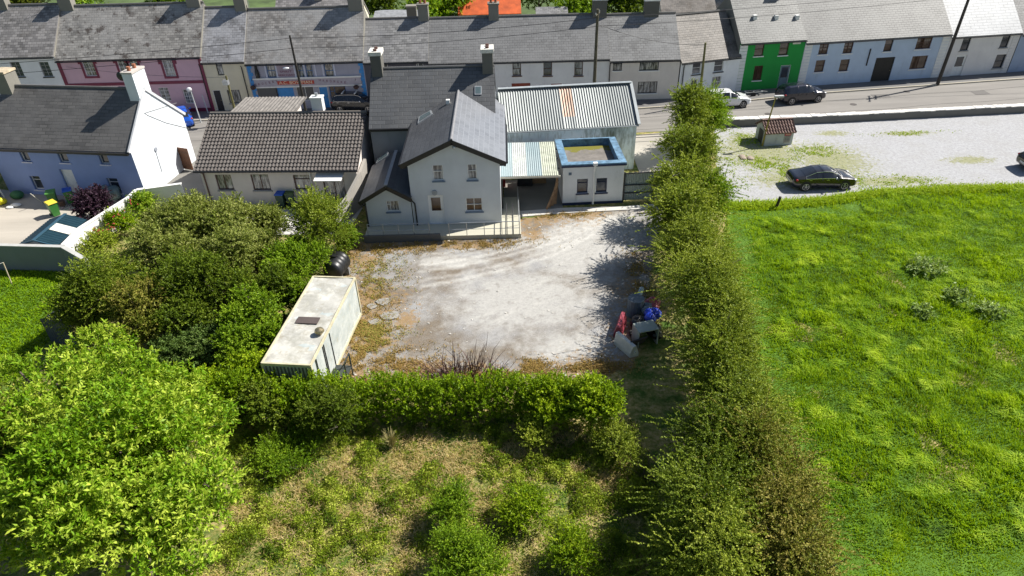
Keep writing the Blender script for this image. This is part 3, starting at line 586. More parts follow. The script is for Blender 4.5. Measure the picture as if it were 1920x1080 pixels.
dd=dsh.build('satellite_dish',BLACK,ch,smooth=True); MB().bar((WB-.8,DB/2-.3,rhB+.8),(WB-1.0,DB/2-.45,rhB+1.05),.05).build('bracket',BLACK,dd)
ch=MB().box(XL+.0,DB/2-.55,rhB-.6,XL+1.0,DB/2+.55,rhB+1.1).build('chimney',CHS,root); MB().box(XL-.06,DB/2-.6,rhB+1.102,XL+1.06,DB/2+.6,rhB+1.25).build('chimney_cap',plain('cap_tan',(.48,.40,.28),.9,var=.3),ch)
wv=MB(); P=lambda x,y:(WB+.03,fBg(x,y)[0],fBg(x,y)[1])
def fBg(px,py):                                   # hit the gable plane x=WB: returns y,z
    d=Vector(ray(px,py)); c0=fB.loc(Vector(CP)); n,c=math.sin(fB.a),math.cos(fB.a); dl=Vector((d.x*c+d.y*n,-d.x*n+d.y*c,d.z)); t=(WB-c0.x)/dl.x
    return c0.y+dl.y*t,c0.z+dl.z*t
wv.tube([P(330,193),P(290,206),P(270,212),P(276,216),P(310,230),P(354,241)],.018,5); wv.build('cable',plain('cable_grey',(.2,.2,.2),.6),root)
wv=MB(); wv.tube([P(291,283),P(303,322)],.025,5); wv.tube([(WB+.02,*fBg(291,280)),(WB+.08,*fBg(291,280))],.16,10); wv.build('extractor_vent',plain('vent_grey',(.3,.32,.36),.5),root)
# neighbour's projection at the left edge
fn=Fr.two(G(-60,372),G(9,366)); root=froot('house_extension',fn,'tall grey rear extension at the left edge beside the blue house','extension'); m=MB(); Wn=(G(9,366)-G(-60,372)).length
m.box(0,-5.5,-.3,Wn-.2,0,3.6); m.build('wall',render_wall('roughcast',(.42,.41,.38),.3),root); MB().slab((-.1,-5.7,3.75),(Wn-.0,-5.7,3.72),(Wn-.0,.1,3.95),(-.1,.1,3.95),.12).build('roof',S1,root)
MB().tube([(Wn+.12,-1.,3.6),(Wn+.25,-.6,.1)],.06,6).build('downpipe',WH,root)
# side gate between blue house and bungalow
gp=G(342,318); gq=G(366,322)
root=empty('garden_gate',gp,math.atan2(gq.y-gp.y,gq.x-gp.x),'brown wooden gate between the blue house gable and the bungalow','gate'); m=MB()
for k in range(8): m.box(.02+k*.14,0,.1,.15+k*.14,.05,1.9)
m.build('gate_board',plain('gate_wood',(.16,.07,.035),.7,var=.3),root); m=MB(); m.box(0,-.04,.4,1.15,-.003,.5); m.box(0,-.04,1.5,1.15,-.003,1.6); m.build('rail',plain('gate_wood2',(.13,.06,.03),.7),root)
# white garden wall, stepping from the gable to the bottom left
def wall_path(name,label,pts,t,mat,capm=None,cat='wall',cap=.06):
    """pts: (x,y,height)"""
    m=MB(); c=MB()
    for (a,b) in zip(pts,pts[1:]):
        A,B=Vector(a[:2]),Vector(b[:2]); d=(B-A).normalized(); n=Vector((-d.y,d.x))*t/2; za,zb=a[2],b[2]
        q=[A-n,B-n,B+n,A+n]; z=[za,zb,zb,za]
        for i in range(4): j=(i+1)%4; m.quad((*q[i],-.2),(*q[j],-.2),(*q[j],z[j]),(*q[i],z[i]))
        m.quad(*[(*q[i],z[i]) for i in range(4)])
        if capm:
            n2=n*1.25; q=[A-n2,B-n2,B+n2,A+n2]
            c.quad(*[(*q[i],z[i]+cap) for i in range(4)]); 
            for i in range(4): j=(i+1)%4; c.quad((*q[i],z[i]+.003),(*q[j],z[j]+.003),(*q[j],z[j]+cap),(*q[i],z[i]+cap))
    o=m.build(name,mat); tag(o,label,cat)
    if capm: c.build('coping',capm,o)
    return o
WHW=render_wall('white_garden_wall',(.80,.79,.77),.15,(.4,.38,.3))
g1=G(135,487,0); A1=G(340,345,1.9); A2=G(252,352,1.7); A3=G(160,435,1.3)
wall_path('garden_wall','white rendered garden wall stepping down from the white gable to the block wall',[(A1.x,A1.y,1.9),(A2.x+.3,A2.y-.4,1.7),(A2.x,A2.y-1.2,1.5),(G(150,428,1.5).x,G(150,428,1.5).y,1.5),(G(118,460,1.4).x,G(118,460,1.4).y,1.4)],.22,WHW,WHW)
BLK=render_wall('block_wall',(.19,.21,.21),.5); c1=G(-120,457,1.75); c2=G(118,463,1.75); c3=G(165,490,1.4)
wall_path('block_wall','grey concrete block wall between the concrete yard and the lawn',[(c1.x,c1.y,1.75),(c2.x,c2.y,1.75),(c3.x,c3.y,1.4)],.22,BLK,plain('coping_grey',(.42,.42,.40),.9))
# ---------------- metal garden shed ----------------
def ang(a,b): return math.atan2(b[1]-a[1],b[0]-a[0])
sA,sB=G(97,478,.1),G(155,430,.1)
h_=1.6; r0=G(64,449,h_+.35); r1=G(121,402,h_+.35)
fs_=Fr(r0,ang(r0,r1)); Ls=(r1-r0).length; root=froot('garden_shed',fs_,'small dark teal corrugated metal shed with a white panel in its roof','shed')
TE=plain('teal_metal',(.02,.055,.075),.35,.3); SHW=plain('shed_white',(.66,.66,.64),.6); hw=1.15
m=MB(); m.box(0,-hw,0,Ls,hw,h_-.1); m.poly([(0,-hw,h_-.1),(0,hw,h_-.1),(0,0,h_+.25)][::-1]); m.poly([(Ls,-hw,h_-.1),(Ls,hw,h_-.1),(Ls,0,h_+.25)]); m.build('wall',SHW,root)
m=MB(); m.corr((-.1,-hw-.12,h_-.08),(Ls+.1,-hw-.12,h_-.08),(Ls+.1,0,h_+.33),(-.1,0,h_+.33),.22,.02); m.corr((Ls+.1,hw+.12,h_-.08),(-.1,hw+.12,h_-.08),(-.1,0,h_+.33),(Ls+.1,0,h_+.33),.22,.02); rf=m.build('roof',TE,root)
m=MB(); m.corr((Ls*.40,-hw-.13,h_-.04),(Ls*.66,-hw-.13,h_-.04),(Ls*.66,-.12,h_+.33),(Ls*.40,-.12,h_+.33),.22,.02,t=.01); m.build('roof_panel',plain('panel_cream',(.68,.67,.6),.5),rf)
m=MB(); m.bar((-.1,0,h_+.36),(Ls+.1,0,h_+.36),.2,.04); m.bar((-.1,-hw-.13,h_-.08),(-.1,0,h_+.34),.06,.1); m.bar((-.1,hw+.13,h_-.08),(-.1,0,h_+.34),.06,.1); m.build('ridge_trim',plain('teal_light',(.05,.12,.17),.4,.3),rf)
m=MB()
for k in range(int(Ls/.3)): m.box(.1+k*.3,-hw-.02,.1,.2+k*.3,-hw-.003,h_-.2)
m.build('cladding_rib',TE,root)
# ---------------- wheelie bins and yard things ----------------
def bin_(px,py,az,body,lid,label,h=1.07,tilt=0.,lidopen=0.,group='wheelie bins'):
    p=G(px,py); root=empty('wheelie_bin',p,az,label,'bin',group)
    m=MB(); a,b=.22,.28; lo=[(-a,-a,.06),(a,-a,.06),(a,a*1.1,.06),(-a,a*1.1,.06)]; hi=[(-b,-b,h-.08),(b,-b,h-.08),(b,b*1.25,h-.08),(-b,b*1.25,h-.08)]
    m.quad(*lo[::-1]); 
    for i in range(4): j=(i+1)%4; m.quad(lo[i],lo[j],hi[j],hi[i])
    m.quad(*hi); m.box(-b-.02,-b-.02,h-.12,b+.02,b*1.25+.02,h-.07); m.build('bin_body',body,root)
    l=MB(); P=[(-b-.03,-b-.05,h-.06),(b+.03,-b-.05,h-.06),(b+.03,b*1.3,h-.04),(-b-.03,b*1.3,h-.04)]; Q=[(x*.92,y*.9,z+.07) for x,y,z in P]
    l.quad(*Q)
    for i in range(4): j=(i+1)%4; l.quad(P[i],P[j],Q[j],Q[i])
    l.tube([(-.2,b*1.35,h-.03),(.2,b*1.35,h-.03)],.025,6); l.build('lid',lid,root)
    for s in (-1,1): MB().tube([(s*.24,a*1.1+.04,.1),(s*.29,a*1.1+.04,.1)],.1,12).build('wheel',plain('rubber',(.02,.02,.02),.8),root)
GRB=plain('bin_green',(.035,.17,.03),.45); GRD=plain('bin_dark_green',(.03,.07,.045),.5); BLB=plain('bin_blue',(.02,.10,.50),.4); YLB=plain('bin_yellow',(.72,.55,.05),.45); LGB=plain('bin_light_green',(.10,.30,.06),.5)
bin_(106,404,.9,GRB,YLB,'green wheelie bin with yellow lid standing in the sunlit concrete yard')
bin_(104,384,.4,GRB,LGB,'all-green wheelie bin behind the yellow-lidded one'); bin_(135,380,.5,GRB,BLB,'green wheelie bin with blue lid against the blue house')
bin_(530,387,-.1,GRD,BLB,'dark green wheelie bin with bright blue lid beside the bungalow'); bin_(548,385,.05,GRD,plain('bin_olive',(.08,.13,.04),.6),'dark green wheelie bin with green lid beside the bungalow')
m=MB(); p=G(2,385); 
for k in range(7): a=k*2.4; m.sphere((p.x+.25*math.cos(a)*(k>0),p.y+.2*math.sin(a),.25+.1*(k%3)),.28,8,6,(1,.9,.8))
tag(m.build('yellow_bag',plain('yellow_plastic',(.8,.72,.02),.4),smooth=True),'bright yellow plastic bag on the concrete at the left edge','bag')
m=MB(); p=G(31,387); m.sphere((p.x,p.y,.12),.33,10,6,(1.2,.7,.4)); m.sphere((p.x-.3,p.y-.25,.08),.25,8,6,(1.2,.8,.35)); tag(m.build('white_sack',plain('white_plastic',(.7,.7,.68),.5),smooth=True),'crumpled white sack lying on the concrete near the yellow bag','sack')
m=MB(); p=G(118,386); m.tube([(p.x,p.y,.02),(p.x,p.y,.4)],[.2,.24],12); o=m.build('plant_pot',plain('pot_brown',(.13,.07,.05),.8)); tag(o,'short brown pot standing between the green bins','pot')
p=G(35,372); m=MB(); m.sphere((p.x,p.y,.3),.4,10,7,(1.2,1,.8)); tag(m.build('garden_sack',plain('green_sack',(.03,.13,.05),.6),smooth=True),'dark green garden sack in the shade by the blue house','sack')
a,b=G(81,382),G(57,363,1.2); m=MB(); m.tube([a+Vector((0,0,.03)),b],.03,6); tag(m.build('pole',plain('pale_pole',(.6,.58,.5),.6)),'pale pole leaning against the blue house near its left window','pole')
def tank_shape(p,az,l,r,mat,name,label,cat,ribs=5,z=None):
    root=empty(name,(p.x,p.y,0),az,label,cat); z=z or r+.1; m=MB(); pts=[];rr=[]
    n_=ribs*4
    for k in range(n_+1):
        u=k/n_; e=min(1,math.sin(math.pi*min(u,1-u)*4) if min(u,1-u)<.125 else 1); pts.append(((u-.5)*l,0,z)); rr.append(r*(.72+.28*e)*(1 if k%4<2 else .965))
    m.tube(pts,rr,18); m.build('tank_body',mat,root,smooth=True); m=MB(); m.tube([(0,0,z+r-.03),(0,0,z+r+.08)],.18,12); m.build('tank_lid',mat,root)
    for k in (-.3,.3): MB().box(k*l-.08,-r*.8,0,k*l+.08,r*.8,z-r*.7).build('cradle',plain('cradle',(.2,.2,.2),.9),root)
    return root
tank_shape(G(206,378),.2,1.7,.55,plain('tank_green_grey',(.13,.19,.19),.4),'oil_tank','grey-green plastic oil tank behind the purple bush','tank')
# ---------------- tiled bungalow ----------------
a=G(363,322,2.75); b=G(671,320,2.75); fU=Fr.two((a.x+.25,a.y+.35),(b.x-.2,b.y+.35)); WU=(Vector((b.x-.2,b.y))-Vector((a.x+.25,a.y))).length; DU=8.6
rU=fU.hit(378,212,DU/2)[1]-.15; eU=2.85
root=froot('bungalow',fU,'cream bungalow with brown-grey concrete tile roof behind the thicket','bungalow')
BW=render_wall('bungalow_wall',(.70,.64,.60),.2,(.25,.22,.2)); WBR=plain('brown_window',(.11,.045,.03),.5)
ops=[('double',421,342,30,29),('double',489,342,33,30),('topvent',567,342,31,28)]; L=[];holes=[]
for q in ops: o_=fU.op(*q[1:]); o_=(o_[0],min(o_[1],eU-.2-o_[3]/2),*o_[2:]); L.append((q[0],o_)); holes.append((o_[0]-o_[2]/2,o_[0]+o_[2]/2,o_[1]-o_[3]/2,o_[1]+o_[3]/2))
dx=fU.hit(628,355)[0]; holes.append((dx-.75,dx+.75,.05,2.15)); m=MB(); gable_box(m,WU,DU,eU,rU,holes); m.build('wall',BW,root)
for k,o_ in L: window(root,o_,k,WBR,GC,GREYW)
window(root,(dx,1.1,1.5,2.1),'double',WBR,GC)
s_=(rU-eU)/(DU/2); T_U=NT('concrete_tile'); cc=T_U.noise(1.1,6,rough=.7); T_U.col(T_U.mix(T_U.ramp(T_U.noise(6,5),[(.45,0.),(.7,.6)]),T_U.ramp(cc,[(.3,(.075,.064,.058)),(.7,(.115,.10,.092))]),(.19,.178,.163))); T_U.rough(.85)
m=MB(); e=eU-.35*s_+.12; m.corr((-.25,-.35,e),(WU+.2,-.35,e),(WU+.2,DU/2,rU+.12),(-.25,DU/2,rU+.12),.25,.035,.33,.06,6); m.corr((WU+.2,DU+.35,e),(-.25,DU+.35,e),(-.25,DU/2,rU+.12),(WU+.2,DU/2,rU+.12),.27,.05,.36,.07,6)
rf=m.build('roof',T_U.m,root); MB().tube([(-.25,DU/2,rU+.12),(WU+.2,DU/2,rU+.12)],.12,8).build('ridge',plain('ridge_tile2',(.16,.145,.13),.9),rf)
# front gable of the bungalow over the street side, only its roof shows
g0=fU.hit(432,204,DU/2+1.6); g1=fU.hit(568,204,DU/2+1.6); m=MB(); zz=rU+.02
m.corr((g0[0]+.2,DU/2+.3,zz-.2),(g1[0]-.4,DU/2+.3,zz-.2),(g1[0],DU/2+3.,zz+.25),(g0[0]+.8,DU/2+3.,zz+.25),.27,.03); m.build('front_roof',plain('pale_tile',(.20,.185,.17),.9,var=.3),root)
MB().box(g0[0]+.9,DU/2+.5,2,g1[0]-.6,DU/2+2.9,zz-.3).build('front_wall',BW,root)
c0=fU.hit(598,205,DU/2+.6); ch=MB().box(c0[0]-.4,DU/2+.3,rU-.4,c0[0]+.4,DU/2+.9,rU+1.0).build('chimney',render_wall('chimney_white',(.75,.75,.74),.1),root); MB().box(c0[0]-.45,DU/2+.25,rU+1.002,c0[0]+.45,DU/2+.95,rU+1.1).build('chimney_cap',WH,ch); MB().tube([(c0[0],DU/2+.6,rU+1.1),(c0[0],DU/2+.6,rU+1.35)],.12,8).build('chimney_pot',STEEL,ch)
MB().tube([(-.25,-.42,e-.04),(WU+.2,-.42,e-.04)],.07,6).build('gutter',PIPE,root)
for px in (385,): xx=fU.hit(px,335)[0]; MB().tube([(xx,-.4,e-.1),(xx,-.08,e-.3),(xx,-.08,.1)],.05,6).build('downpipe',WBR,root)
xx=fU.hit(583,335)[0]; MB().tube([(xx,-.4,e-.1),(xx,-.08,e-.3),(xx,-.08,.1)],.05,6).build('downpipe',WH,root)
xx=fU.hit(622,337)[0]; MB().slab((xx-.95,-1.0,2.32),(xx+.95,-1.0,2.32),(xx+.95,-.003,2.5),(xx-.95,-.003,2.5),.06).build('awning',WH,root)
w1=G(622,395); w2=G(672,345); wall_path('boundary_wall','tall grey wall running from the bungalow corner towards the yard shrubs',[(-10.2,45.2,2.7),(-10.35,43.6,2.4),(-11.,41.4,1.6),(-11.5,39.6,1.4)],.2,render_wall('old_grey_wall',(.33,.31,.28),.5))
# ---------------- main grey house ----------------
GW=render_wall('grey_blue_render',(.58,.61,.64),.12,(.2,.23,.25)); GWD=render_wall('dark_grey_render',(.12,.12,.12),.4)
FAS=plain('black_fascia',(.012,.012,.014),.45)
SM=slate('slate_main',(.085,.088,.092),var=.22,row=.32,wid=.62,seed=41.,light=(.13,.13,.13),lamt=.4,rough=.5)
SR=slate('slate_return_glare',(.155,.163,.18),var=.18,row=.35,wid=.6,seed=44.,mortar=1.9,light=(.27,.28,.30),lamt=.4,rough=.38,spec=.9); SRL=slate('slate_return_left',(.075,.077,.082),var=.2,row=.35,wid=.6,seed=47.,mortar=.5,rough=.5)  # right return slope: glare put into a paler colour than the left slope
YM=39.75; YS=46.3; DS=7.2
fM=Fr((0,YM)); xl=fM.hit(778,430)[0]; xr=fM.hit(941,424)[0]; WM=xr-xl; fM=Fr((xl,YM))
root=froot('grey_house',fM,'grey-blue rendered house with dark slate roofs, rear gable facing the yard','house')
MH=root; eM=4.85; xm=WM/2; rM=fM.hit(849,257)[1]-.15
L=[]; holes=[]
for k,q in (('sash',(821,322,20,34)),('sash',(885,321,18,33)),('cross',(889,384,31,25))):
    o_=fM.op(*q); L.append((k,o_)); holes.append((o_[0]-o_[2]/2,o_[0]+o_[2]/2,o_[1]-o_[3]/2,o_[1]+o_[3]/2))
dx=fM.hit(819,400)[0]; holes.append((dx-.5,dx+.5,.32,2.42))
m=MB(); facade(m,0,WM,-.3,eM-.35,holes); m.poly([(0,0,eM-.35),(WM,0,eM-.35),(WM,0,eM),(xm,0,rM),(0,0,eM)])
DR=YS-YM+1.; m.quad((WM,0,-.3),(WM,DR,-.3),(WM,DR,eM),(WM,0,eM)); m.quad((0,DR,-.3),(0,0,-.3),(0,0,eM),(0,DR,eM)); m.build('wall',GW,root)
for k,o_ in L: window(root,o_,k,WH,GB if k=='cross' else GC,BCAP)
door(root,(dx,1.37,1.0,2.1),WH,WH,glz=GB)
m=MB(); ov=.4; s_=(rM-eM)/xm; zl=eM-ov*s_+.15; yb=DS/2+(YS-YM); 
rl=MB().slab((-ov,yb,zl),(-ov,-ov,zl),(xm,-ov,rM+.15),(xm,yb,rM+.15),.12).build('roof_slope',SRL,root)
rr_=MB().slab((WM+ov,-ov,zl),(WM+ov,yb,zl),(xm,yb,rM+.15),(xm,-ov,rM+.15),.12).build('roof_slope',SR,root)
MB().tube([(xm,-ov,rM+.14),(xm,yb,rM+.14)],.09,8).build('ridge',plain('grey_ridge',(.22,.22,.23),.6),rr_)
m=MB(); m.bar((-ov-.02,-ov-.03,zl-.17),(xm,-ov-.03,rM-.02),.05,.3); m.bar((xm,-ov-.03,rM-.02),(WM+ov+.02,-ov-.03,zl-.17),.05,.3); m.build('bargeboard',FAS,root)
m=MB(); m.slab((-ov,-ov,zl-.16),(-.0,-ov,eM-.02),(-.0,0,eM-.02),(-ov,0,zl-.16),.03); m.box(WM,-ov,eM-.32,WM+ov,.12,eM-.28); m.box(-ov,-ov,eM-.32,0,.12,eM-.28); m.build('soffit',FAS,root)
MB().tube([(WM+ov+.06,-ov,zl-.08),(WM+ov+.06,5.9,zl-.08)],.07,6).build('gutter',FAS,root); MB().tube([(-ov-.06,-ov,zl-.08),(-ov-.06,6.2,zl-.08)],.07,6).build('gutter',FAS,root)
def rooflight(root,a,b,c,d,label=None):            # four corner points on a slope
    m=MB(); m.slab(a,b,c,d,.1); fo=m.build('rooflight',plain('rooflight_frame',(.45,.47,.48),.4,.4),root); P=[Vector(p) for p in (a,b,c,d)]; cc=sum(P,Vector())/4; n=(P[1]-P[0]).cross(P[3]-P[0]).normalized(); n=n if n.z>0 else -n
    q=[cc+(p-cc)*.78+n*.012 for p in P]; MB().quad(*q).build('pane',plain('sky_glass',(.10,.14,.15),.15,coat=.6),fo)
def onslope(px,py,fr,x0,z0,sl,side):               # hit a slope plane z=z0+sl*(x-x0)*side
    d=Vector(ray(px,py)); c0=fr.loc(Vector(CP)); t=-(c0.z-z0-sl*side*(c0.x-x0))/(d.z-sl*side*d.x); return c0+d*t
f_=lambda x,y:onslope(x,y,fM,-ov,zl+.08,s_,1)
rooflight(rl,f_(783,231),f_(811,213),f_(808,206),f_(785,219)); rooflight(rl,f_(817,189),f_(838,178),f_(836,173),f_(819,181))
v=f_(840,192); MB().box(v.x-.13,v.y-.13,v.z-.1,v.x+.13,v.y+.13,v.z+.2).build('roof_vent',WH,rl)
m=MB(); xx,zz=fM.hit(815,361); m.tube([(xx,-.1,zz),(xx,-.003,zz)],.17,14); m.build('wall_lamp',plain('grey_lamp',(.3,.32,.34),.5),root)
m=MB(); xx,zz=fM.hit(852,272); m.sphere((xx,-.35,zz),.13,8,6); m.bar((xx,-.35,zz),(xx,0,zz-.1),.04); m.bar((xx-.15,-.2,zz-.1),(xx+.15,-.2,zz+.05),.05); m.build('security_camera',STEEL,root)
# small side wing
xw0=fM.hit(694,431)[0]; xw1=-.05; eW=2.35; xa=fM.hit(724,344)[0]; rW=fM.hit(724,344)[1]-.12
wx,wz,ww,wh=fM.op(736.5,387,24,20); m=MB(); facade(m,xw0,xw1,-.3,eW-.1,[(wx-ww/2,wx+ww/2,wz-wh/2,wz+wh/2)]); m.poly([(xw0,0,eW-.1),(xw1,0,eW-.1),(xw1,0,eW),(xa,0,rW),(xw0,0,eW)]); DWn=5.2
m.quad((xw0,DWn,-.3),(xw0,0,-.3),(xw0,0,eW),(xw0,DWn,eW)); m.build('side_wing',GW,root); window(root,(wx,wz,ww,wh),'side',WH,GC,BCAP)
s2=(rW-eW)/(xa-xw0); z2=eW-.35*s2+.12; s3=(rW-eW)/(xw1-xa)
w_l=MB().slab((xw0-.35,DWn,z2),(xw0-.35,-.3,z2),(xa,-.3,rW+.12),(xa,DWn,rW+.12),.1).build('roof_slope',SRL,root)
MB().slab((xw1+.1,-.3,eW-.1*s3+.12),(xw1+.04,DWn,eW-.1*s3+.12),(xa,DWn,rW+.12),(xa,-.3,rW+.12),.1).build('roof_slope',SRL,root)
MB().bar((xa,-.3,rW+.15),(xa,DWn,rW+.15),.22,.05).build('ridge',plain('grey_ridge2',(.3,.3,.3),.6),w_l)
m=MB(); m.bar((xw0-.37,-.33,z2-.15),(xa,-.33,rW-.03),.05,.26); m.bar((xa,-.33,rW-.03),(xw1+.1,-.33,eW-.1*s3-.03),.05,.26); m.build('bargeboard',FAS,root)
f_=lambda x,y:onslope(x,y,fM,xw0-.35,z2+.07,s2,1); rooflight(w_l,f_(705,306),f_(729,290),f_(727,283),f_(708,297))
for x0,p in ((xw0-.05,(xw0-.3,z2)),(xw1+.25,(xw1+.1,eW))): MB().tube([(p[0],-.3,p[1]-.1),(x0,-.08,p[1]-.45),(x0+.02,-.08,.1)],.05,6).build('downpipe',PIPE,root)
# street part
fS0=Fr((0,YS)); xs0=fS0.hit(693,243,-.2)[0]; xs1=fS0.hit(925,122,DS/2)[0]+.02; fST=Fr((xs0,YS)); WS=xs1-xs0; rS=fST.hit(800,126,DS/2)[1]-.1; eS=fST.hit(720,242,-.2)[1]+.05
m=MB(); xo=xl-xs0; facade(m,0,WS,-.3,eS,[]); m.quad((WS,DS,-.3),(0,DS,-.3),(0,DS,eS),(WS,DS,eS)); m.poly([(WS,0,-.3),(WS,DS,-.3),(WS,DS,eS),(WS,DS/2,rS),(WS,0,eS)]); m.poly([(0,DS,-.3),(0,0,-.3),(0,0,eS),(0,DS/2,rS),(0,DS,eS)])
off=Vector((xs0-xl,YS-YM,0))
def shift(mb): mb.v=[(x+off.x,y+off.y,z) for x,y,z in mb.v]; return mb
shift(m).build('street_wall',render_wall('street_grey',(.25,.27,.28),.4),root)
rs=shift(roof_x(WS,DS,eS,rS,.2,.06)).build('street_roof',SM,root)
shift(MB().tube([(0,DS/2,rS+.1),(WS,DS/2,rS+.1)],.1,6)).build('ridge',plain('ridge_tile3',(.12,.12,.12),.8),rs)
shift(MB().box(-.05,-.3,eS-.2,xo-.4,-.16,eS-.03)).build('gutter',FAS,root)
for k,x_ in enumerate((.45,WS-.42)):
    ch=shift(MB().box(x_-.38,DS/2-.55,rS-.7,x_+.38,DS/2+.55,rS+1.15)).build('chimney',CHD,root); shift(MB().box(x_-.46,DS/2-.63,rS+1.152,x_+.46,DS/2+.63,rS+1.42)).build('chimney_cap',plain('cap_white',(.66,.64,.58),.8,var=.2),ch)
    for j in (-.28,.28): shift(MB().tube([(x_,DS/2+j,rS+1.42),(x_,DS/2+j,rS+1.56)],.13,8)).build('chimney_pot',plain('pot_dark',(.10,.05,.04),.8),ch)
def osl(px,py):
    fr=fST; d=Vector(ray(px,py)); c0=fr.loc(Vector(CP)); sl=(rS-eS)/(DS/2); t=-(c0.z-eS-.18-sl*c0.y)/(d.z-sl*d.y); return c0+d*t+off
rooflight(rs,osl(890,177),osl(903,177),osl(903,161),osl(890,161))
# raised walkway with rails in front of the house
K=Vector((xl,YM,0)); loc=lambda p:(p.x-xl,p.y-YM)
fw0=xw0-.1; fw1=loc(G(974,440))[0]+.1; yf=loc(G(833,452))[1]
root=froot('access_ramp',fM,'raised concrete walkway with steel handrails along the grey house','ramp')
m=MB(); m.box(fw0,yf+.14,-.2,fw1,-.003,.30); m.box(WM+.003,0,-.2,fw1,3.6,.30); m.build('ramp_slab',CREAMC,root)
m=MB(); m.box(fw0,yf,-.2,WM*.32,yf+.138,.52); m.build('ramp_kerb',GWD,root)
def rail(x0,y0,x1,y1,n_,z=.3,h=.95):
    m=MB(); m.tube([(x0,y0,z+h),(x1,y1,z+h)],.026,6); m.tube([(x0,y0,z+h*.5),(x1,y1,z+h*.5)],.02,6)
    for k in range(n_+1): u=k/n_; x,y=x0+(x1-x0)*u,y0+(y1-y0)*u; m.tube([(x,y,z-.05),(x,y,z+h)],.024,6)
    m.build('handrail',STEEL,root)
rail(fw0+.3,yf+.2,WM*.2,yf+.2,4); rail(WM*.42,yf+.1,fw1-.1,yf+.1,4); rail(fw1-.1,yf+.1,fw1-.1,3.3,4)
DRL=plain('dark_rail',(.03,.03,.035),.5)
m=MB(); 
for x_ in (WM+.35,WM+.75): m.tube([(x_,yf+.15,1.2),(x_,.9,1.2)],.026,6); m.tube([(x_,yf+.15,.3),(x_,yf+.15,1.2)],.026,6); m.tube([(x_,.9,.3),(x_,.9,1.2)],.026,6)
m.build('handrail',DRL,root)
# ---------------- barn, canopy, flat-roofed extension ----------------
a=G(941,246,3.65); b=G(1198,232,3.65); fA=Fr.two((a.x,a.y+.12),(b.x-.12,b.y+.12)); WA=(Vector((b.x-.12,b.y))-Vector((a.x,a.y))).length; DA=6.4
eA=3.6; rA=fA.hit(1060,162,DA/2)[1]-.05
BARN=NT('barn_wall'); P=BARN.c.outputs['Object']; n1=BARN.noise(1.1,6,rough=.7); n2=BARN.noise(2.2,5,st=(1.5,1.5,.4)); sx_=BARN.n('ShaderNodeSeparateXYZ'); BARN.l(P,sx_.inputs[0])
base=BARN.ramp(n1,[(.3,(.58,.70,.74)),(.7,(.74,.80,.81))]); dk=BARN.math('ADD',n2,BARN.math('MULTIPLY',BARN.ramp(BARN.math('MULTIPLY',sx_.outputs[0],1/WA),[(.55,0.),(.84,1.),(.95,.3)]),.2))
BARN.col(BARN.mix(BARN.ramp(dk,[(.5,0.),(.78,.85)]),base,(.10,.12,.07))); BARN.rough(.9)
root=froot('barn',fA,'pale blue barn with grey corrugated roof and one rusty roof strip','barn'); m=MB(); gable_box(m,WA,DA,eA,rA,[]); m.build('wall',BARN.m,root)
def corrmat(name,c,c2,rust=0.):
    n=NT(name); a=n.noise(.6,5,st=(1.5,.6,1)); base=n.ramp(a,[(.3,c),(.7,c2)]); r=n.noise(2.,6,rough=.75); base=n.mix(n.ramp(r,[(.62,0.),(.72,rust)]),base,(.2,.10,.05)); n.col(base); n.rough(.5); n.b.inputs['Metallic'].default_value=.25; return n.m
CORR=corrmat('corrugated_grey',(.17,.19,.19),(.23,.25,.25),.2); RUST=corrmat('corrugated_rust',(.26,.13,.07),(.34,.27,.22),.9)
s_=(rA-eA)/(DA/2); e=eA-.15*s_+.08; P=lambda x,v,z=0:(x,-.15+(DA/2+.15)*v,e+(rA+.08-e)*v+z); xr0=fA.hit(1049,175,DA/2-.4)[0]; xr1=fA.hit(1072,175,DA/2-.4)[0]
m=MB(); 
def corp(x0,x1,v0=0,v1=1,mm=None): mm.corr(P(x0,v0),P(x1,v0),P(x1,v1),P(x0,v1),.19,.024,0,0,6)
corp(0,xr0,mm=m); corp(xr1,WA+.1,mm=m); corp(xr0,xr1,0,.27,m); m.corr((WA+.1,DA+.15,e),(0,DA+.15,e),(0,DA/2,rA+.08),(WA+.1,DA/2,rA+.08),.205,.03,0,0,4); rf=m.build('roof',CORR,root)
m=MB(); corp(xr0,xr1,.27,1,m); m.build('rusty_sheet',RUST,rf,label='orange rusty roof sheet')
ALU=plain('trim_grey',(.36,.39,.40),.5,.2)
m=MB(); m.bar((0,DA/2,rA+.14),(WA+.15,DA/2,rA+.14),.35,.04); m.build('ridge',ALU,rf); m=MB(); m.bar((WA+.12,-.2,e+.06),(WA+.12,DA/2,rA+.15),.22,.08); m.build('verge_trim',ALU,rf)
MB().tube([(-.05,-.22,e-.06),(WA+.1,-.22,e-.06)],.05,6).build('gutter',ALU,root)
